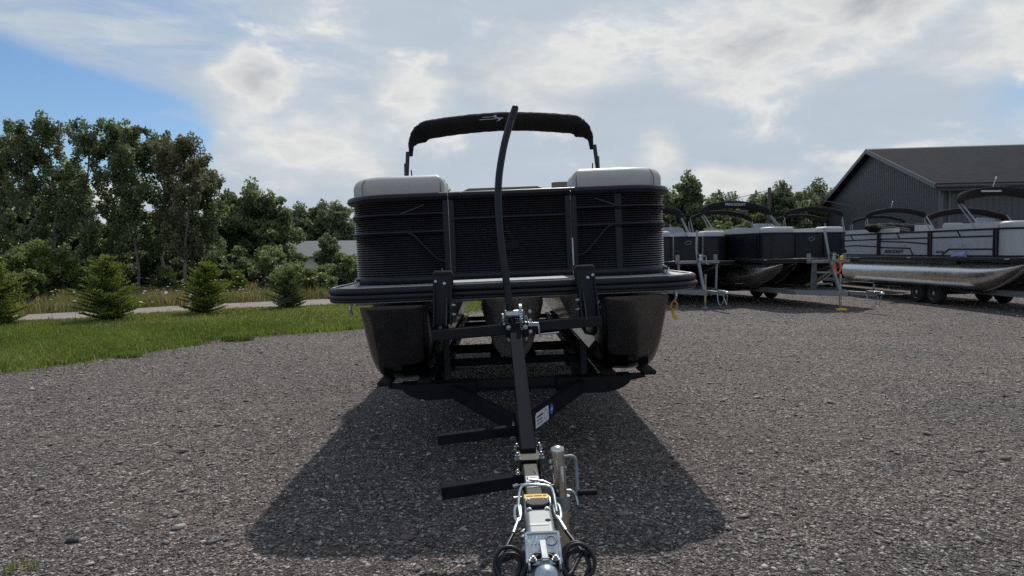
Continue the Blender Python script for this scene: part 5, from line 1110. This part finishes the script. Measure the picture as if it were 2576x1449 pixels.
    if bimini:
        b = hoop(foot, htop, lean, 1.16, .085, .13)
        if bimini == 'double': hoop(foot + 1.7, htop - .42, lean * .5, 1.12, .07, .10, 'bimini_rear_boot')
        else: hoop(foot + 1.35, htop - .20, lean * .35, 1.10, .06, .09, 'bimini_rear_boot')
        m = MB(); m.tube([(-.15, foot + lean + .05, htop + .02), (-.2, foot + lean - .15, htop + .30)], .012, 6); m.cyl((-.2, foot + lean - .15, htop + .29), (-.2, foot + lean - .16, htop + .33), .02); obj('light_mast', m, M_['white'], root)
        if letters and len(letters) > 2: text_mesh('lettering', letters[2], .11, M_['grey_mark'], b, frame((0, foot + lean - .150, htop - .01), (1, 0, 0), (0, 0.25, 1)), .003, .2, .002)
        elif white: m = MB(); m.box(-.55, -.05, foot + lean - .150, foot + lean - .125, htop - .03, htop + .01); obj('reflective_strip', m, M_['cushion'], b)
    for px in (-.86, 0, .86): pontoon(root, px, .42 if px else 1.0, L - .4, .425, ZD - .09 - .012 - .425, .345, M_['alu_bright'] if px < 0 else M_['alu_mid'], 1.45, rnd=True)  # left log gets brighter metal to stand in for reflected sky
    for yy in (1.2, 2.6, 4.0, 5.4):
        for px in (-.86, .86):
            m = MB(); m.prism([(px - .18, yy, ZD - .09), (px + .18, yy, ZD - .09), (px + .11, yy, ZD - .20), (px - .11, yy, ZD - .20)], (0, .1, 0)); obj('riser_bracket', m, M_['alu'], root)
    for s in (-1, 1):
        m = MB(); m.prism([(s * .86 + s * .26, 1.7, .56), (s * .86 + s * .36, 1.95, .54), (s * .86 + s * .36, L - 1, .54), (s * .86 + s * .26, L - 1, .56)], (0, 0, .008)); obj('lifting_strake', m, M_['alu_bright'], root)
        m = MB(); m.box(s * .86 + s * .02 - .2, s * .86 + s * .02 + .2, 2.4, L - .8, ZD - .17, ZD - .092); obj('side_skirt', m, M_['alu'], root)
        for yy in (.5, L * .5):
            m = MB(); z = ZD - .03; m.tube([(s * 1.29, yy - .08, z), (s * 1.31, yy - .03, z), (s * 1.31, yy + .03, z), (s * 1.29, yy + .08, z)], .012, 6); obj('cleat', m, M_['zinc'], root)
    if motor:
        m = MB(); m.box(-.18, .18, L + .05, L + .5, ZD + .1, ZD + .85); obj('outboard_cowl', m, M_['white'], root, bevel=.09)
    return root
def parked_trailer(label, x, y, rz, letters=True, ladder=False, jack_y=-.55, tongue=-1.75, grp='silver trailers under the parked boats'):
    root = thing('boat_trailer', label, 'trailer', (x, y, 0), (0, 0, R(rz)), grp); G = M_['galv']
    for s in (-1, 1):
        m = MB(); m.bar((s * .66, .15, .40), (s * .66, 6.3, .40), .055, .135); b = obj('main_rail', m, G, root, bevel=.006)
        m = MB(); m.bar((s * .66, .18, .40), (s * .04, -.95, .40), .055, .12); obj('frame_arm', m, G, root, bevel=.006)
        if letters: text_mesh('lettering', 'PRINCECRAFT', .125, M_['ink'], b, frame((s * (.66 + .03), 2.15, .402), (0, s, 0), (0, 0, 1)), .002, .25, .004)
    m = MB(); m.bar((0, tongue, .43), (0, 1.0, .42), .075, .09); obj('tongue', m, G, root, bevel=.006)
    for yy in (.5, 2.0, 3.4, 4.8, 6.0):
        m = MB(); m.box(-.95, .95, yy, yy + .06, .355, .395); obj('cross_member', m, G, root)
    for px in (-.92, -.80, .80, .92):
        m = MB(); m.box(px - .035, px + .04, 1.7, 6.2, .397, .424); obj('bunk', m, M_['carpet'], root)
    for yy in (3.35, 4.05):
        m = MB(); m.cyl((-.92, yy, .28), (.92, yy, .28), .03); obj('axle', m, M_['black_paint'], root)
        for s in (-1, 1): wheel(root, s * .90, yy, .285, .19, M_['alu_bright'], s)
    # winch post, crossbar, bow stops, pole
    m = MB(); m.bar((0, -.62, .44), (-.02, -.28, 1.24), .07, .07, (0, -1, .5)); obj('winch_post', m, G, root, bevel=.005)
    m = MB(); m.tube(smooth_path([(-.02, -.30, 1.10), (-.04, -.26, 1.36), (.0, -.14, 1.62), (.12, .10, 1.98)], 5), .030, 10); obj('curved_pole', m, G, root, smooth=50)
    m = MB(); m.bar((-.56, -.27, 1.165), (.56, -.27, 1.165), .075, .075); obj('crossbar', m, G, root, bevel=.005)
    for s in (-1, 1):
        m = MB(); m.box(s * .52 - .05, s * .52 + .05, -.16, -.12, 1.12, 1.38); st = obj('bow_stop', m, G, root, bevel=.004); m = MB(); m.box(s * .52 - .055, s * .52 + .055, -.165, -.10, 1.36, 1.46); obj('carpet_pad', m, M_['carpet'], st, bevel=.012)
    if ladder:
        m = MB(); m.prism([(-.50, -.20, .46), (-.30, -.20, .46), (-.36, -.24, 1.14), (-.48, -.24, 1.14)], (0, .03, 0)); obj('ladder_plate', m, M_['trim'], root)
        for z in (.62, .90): m = MB(); m.bar((-.42, -.30, z), (0, -.36, z), .05, .04); obj('rung', m, G, root)
    else:
        m = MB(); m.bar((-.50, -.22, .46), (-.52, -.22, 1.14), .04, .05); obj('upright', m, G, root); m = MB(); m.bar((.50, -.22, .46), (.52, -.22, 1.14), .04, .05); obj('upright', m, G, root)
    m = MB(); m.lathe([(.07, -.05), (.07, -.045), (.035, -.045), (.035, .045), (.07, .045), (.07, .05)], (0, -.36, 1.32), (1, 0, 0), 18); m.box(-.05, .05, -.40, -.30, 1.21, 1.30); obj('winch', m, M_['zinc'], root)
    m = MB(); m.tube([(.08, -.36, 1.32), (.16, -.37, 1.32), (.17, -.38, 1.12), (.24, -.38, 1.11)], .010, 7); obj('winch_handle', m, M_['zinc'], root)
    m = MB(); m.tube([(.07, jack_y, .14), (.07, jack_y, .86)], .03, 12); j = obj('jack_tube', m, M_['chrome'], root, smooth=50); m = MB(); m.tube([(.07, jack_y, .02), (.07, jack_y, .15)], .024, 10); m.lathe([(.10, 0), (.085, .025), (.03, .04)], (.07, jack_y, .0), (0, 0, 1), 14); obj('jack_foot', m, M_['galv'], j)
    m = MB(); m.prism([(-.05, tongue - .16, .44), (.05, tongue - .16, .44), (.05, tongue - .16, .51), (-.05, tongue - .16, .51)], (0, .40, 0)); m.lathe([(.055 * math.cos(R(9 * i)), .055 * math.sin(R(9 * i))) for i in range(10)], (0, tongue - .20, .45), (0, 0, 1), 14); obj('coupler', m, M_['zinc'], root, bevel=.004)
    for s in (-1, 1):
        m = MB(); m.tube(smooth_path([(s * .06, tongue + .2, .42), (s * .09, tongue + .1, .25), (s * .08, tongue, .16), (s * .05, tongue - .08, .24), (s * .04, tongue - .12, .40)], 4), .010, 6); obj('safety_chain', m, M_['zinc'], root)
    return root
A = (4.80, 18.3, 8); B = (7.77, 17.4, 15); C = (12.12, 14.75, 3)
parked_boat('black parked pontoon boat nearest the right corner of the big boat', *A, 1.18, 7.0, 'black', 3.0, 'arch')
parked_trailer('silver trailer with its pole beside the right corner of the big boat deck', *A)
parked_boat('black parked pontoon boat with letters on its canopy, in the middle of the row', *B, 1.235, 7.2, 'black', 3.0, 'arch', ('', '', 'PRINCECRAFT'))
parked_trailer('silver trailer with a ladder frame and an orange strap', *B, True, True)
parked_boat('silver-sided parked pontoon boat with black stripes at the right edge', *C, 1.235, 7.9, 'silver', 1.45, 'double', ('PRINCECRAFT', 'VECTRA 21'))
parked_trailer('silver trailer with black letters under the silver-sided boat', *C)
D = (14.9, 23.6, 2); E_ = (11.75, 23.3, 3)
parked_boat('black parked boat with an arched canopy behind the stern of the silver-sided boat', *D, 1.2, 7.0, 'black', 3.0, 'arch', None, True, False, 2.9, .3)
parked_trailer('trailer under the boat behind the silver-sided boat', *D)
parked_boat('black parked boat in the back row left of the dark metal building', *E_, 1.2, 7.0, 'black', 3.2, 'arch', None, False, False, 2.98, .3)
parked_trailer('trailer under the back row boat left of the dark metal building', *E_)

def at_boat(T, p):
    return Matrix.Translation((T[0], T[1], 0)) @ Matrix.Rotation(R(T[2]), 4, 'Z') @ Vector(p)
def small_things():
    p = at_boat(B, (.07, -.55, 0)); root = thing('jack_pad', 'yellow plastic pad under the jack foot of the ladder-framed trailer', 'pad', (p.x - .04, p.y - .16, 0))
    m = MB(); m.lathe([(.13, 0), (.13, .015), (.10, .035), (.02, .038)], (0, 0, 0.0), (0, 0, 1), 20); obj('disc', m, M_['yellow'], root, smooth=40)
    m = MB(); m.lathe([(.05, .036), (.05, .044)], (0, 0, 0), (0, 0, 1), 14); obj('boss', m, M_['yellow'], root)
    p = at_boat(B, (.02, -.42, 1.14)); root = thing('orange_strap', 'orange strap with a yellow end looped on the trailer winch', 'strap', p)
    def band(pts, w, mt, nm):
        mb = MB(); mb.sweep(smooth_path(pts, 5), [(-w, -.004), (w, -.004), (w, .004), (-w, .004)], up=(0, -1, 0)); obj(nm, mb, mt, root)
    band([(-.02, 0, -.02), (-.01, -.02, -.16), (.05, -.03, -.26), (.11, -.03, -.20), (.13, -.03, -.05), (.14, -.02, .06)], .022, M_['orange'], 'webbing')
    m = MB(); m.prism([(.10, -.04, .06), (.19, -.04, .08), (.18, -.04, .18), (.11, -.04, .15)], (0, .03, 0)); obj('end_tab', m, M_['yellow'], root, bevel=.01)
    p = at_boat(C, (-1.25, 2.05, 1.245)); root = thing('towel', 'pale blue cloth bundle lying on the deck edge of the silver-sided boat', 'towel', p, (0, 0, R(3)))
    m = MB(); m.sweep(smooth_path([(0, -.22, .06), (0, -.1, .05), (.0, .1, .04), (0, .30, .01)], 4), [[(.05 * math.cos(2 * math.pi * k / 10) * g, .075 * math.sin(2 * math.pi * k / 10) * g) for k in range(10)] for g in np.linspace(1.0, .25, 13)]); obj('cloth', m, M_['lavender'], root, smooth=60)
    # stowed bimini lying over the stern of the silver-sided boat
    p = at_boat(C, (-.35, 5.9, 1.96)); root = thing('stowed_canopy', 'folded black canopy lying flat across the stern of the silver-sided boat', 'canopy', p, (0, 0, R(20)))
    m = MB(); rg = random.Random(9); pts = [(-1.25 + 2.5 * i / 20, .05 * math.sin(i), .10 + .02 * math.sin(i * 1.7)) for i in range(21)]
    m.sweep(pts, [[(math.cos(2 * math.pi * k / 10) * .22 * min(1, .4 + .3 * min(i, 20 - i)) * rg.uniform(.9, 1.1), math.sin(2 * math.pi * k / 10) * .12 * min(1, .4 + .3 * min(i, 20 - i)) * rg.uniform(.85, 1.15)) for k in range(10)] for i in range(21)]); obj('boot', m, M_['canvas'], root, smooth=60)
    for dz in (.02, .07): m = MB(); m.tube([(-1.1, -.24, .10 + dz), (.1, -.26, -.02 + dz)], .013, 6); obj('frame_tube', m, M_['galv'], root)
small_things()
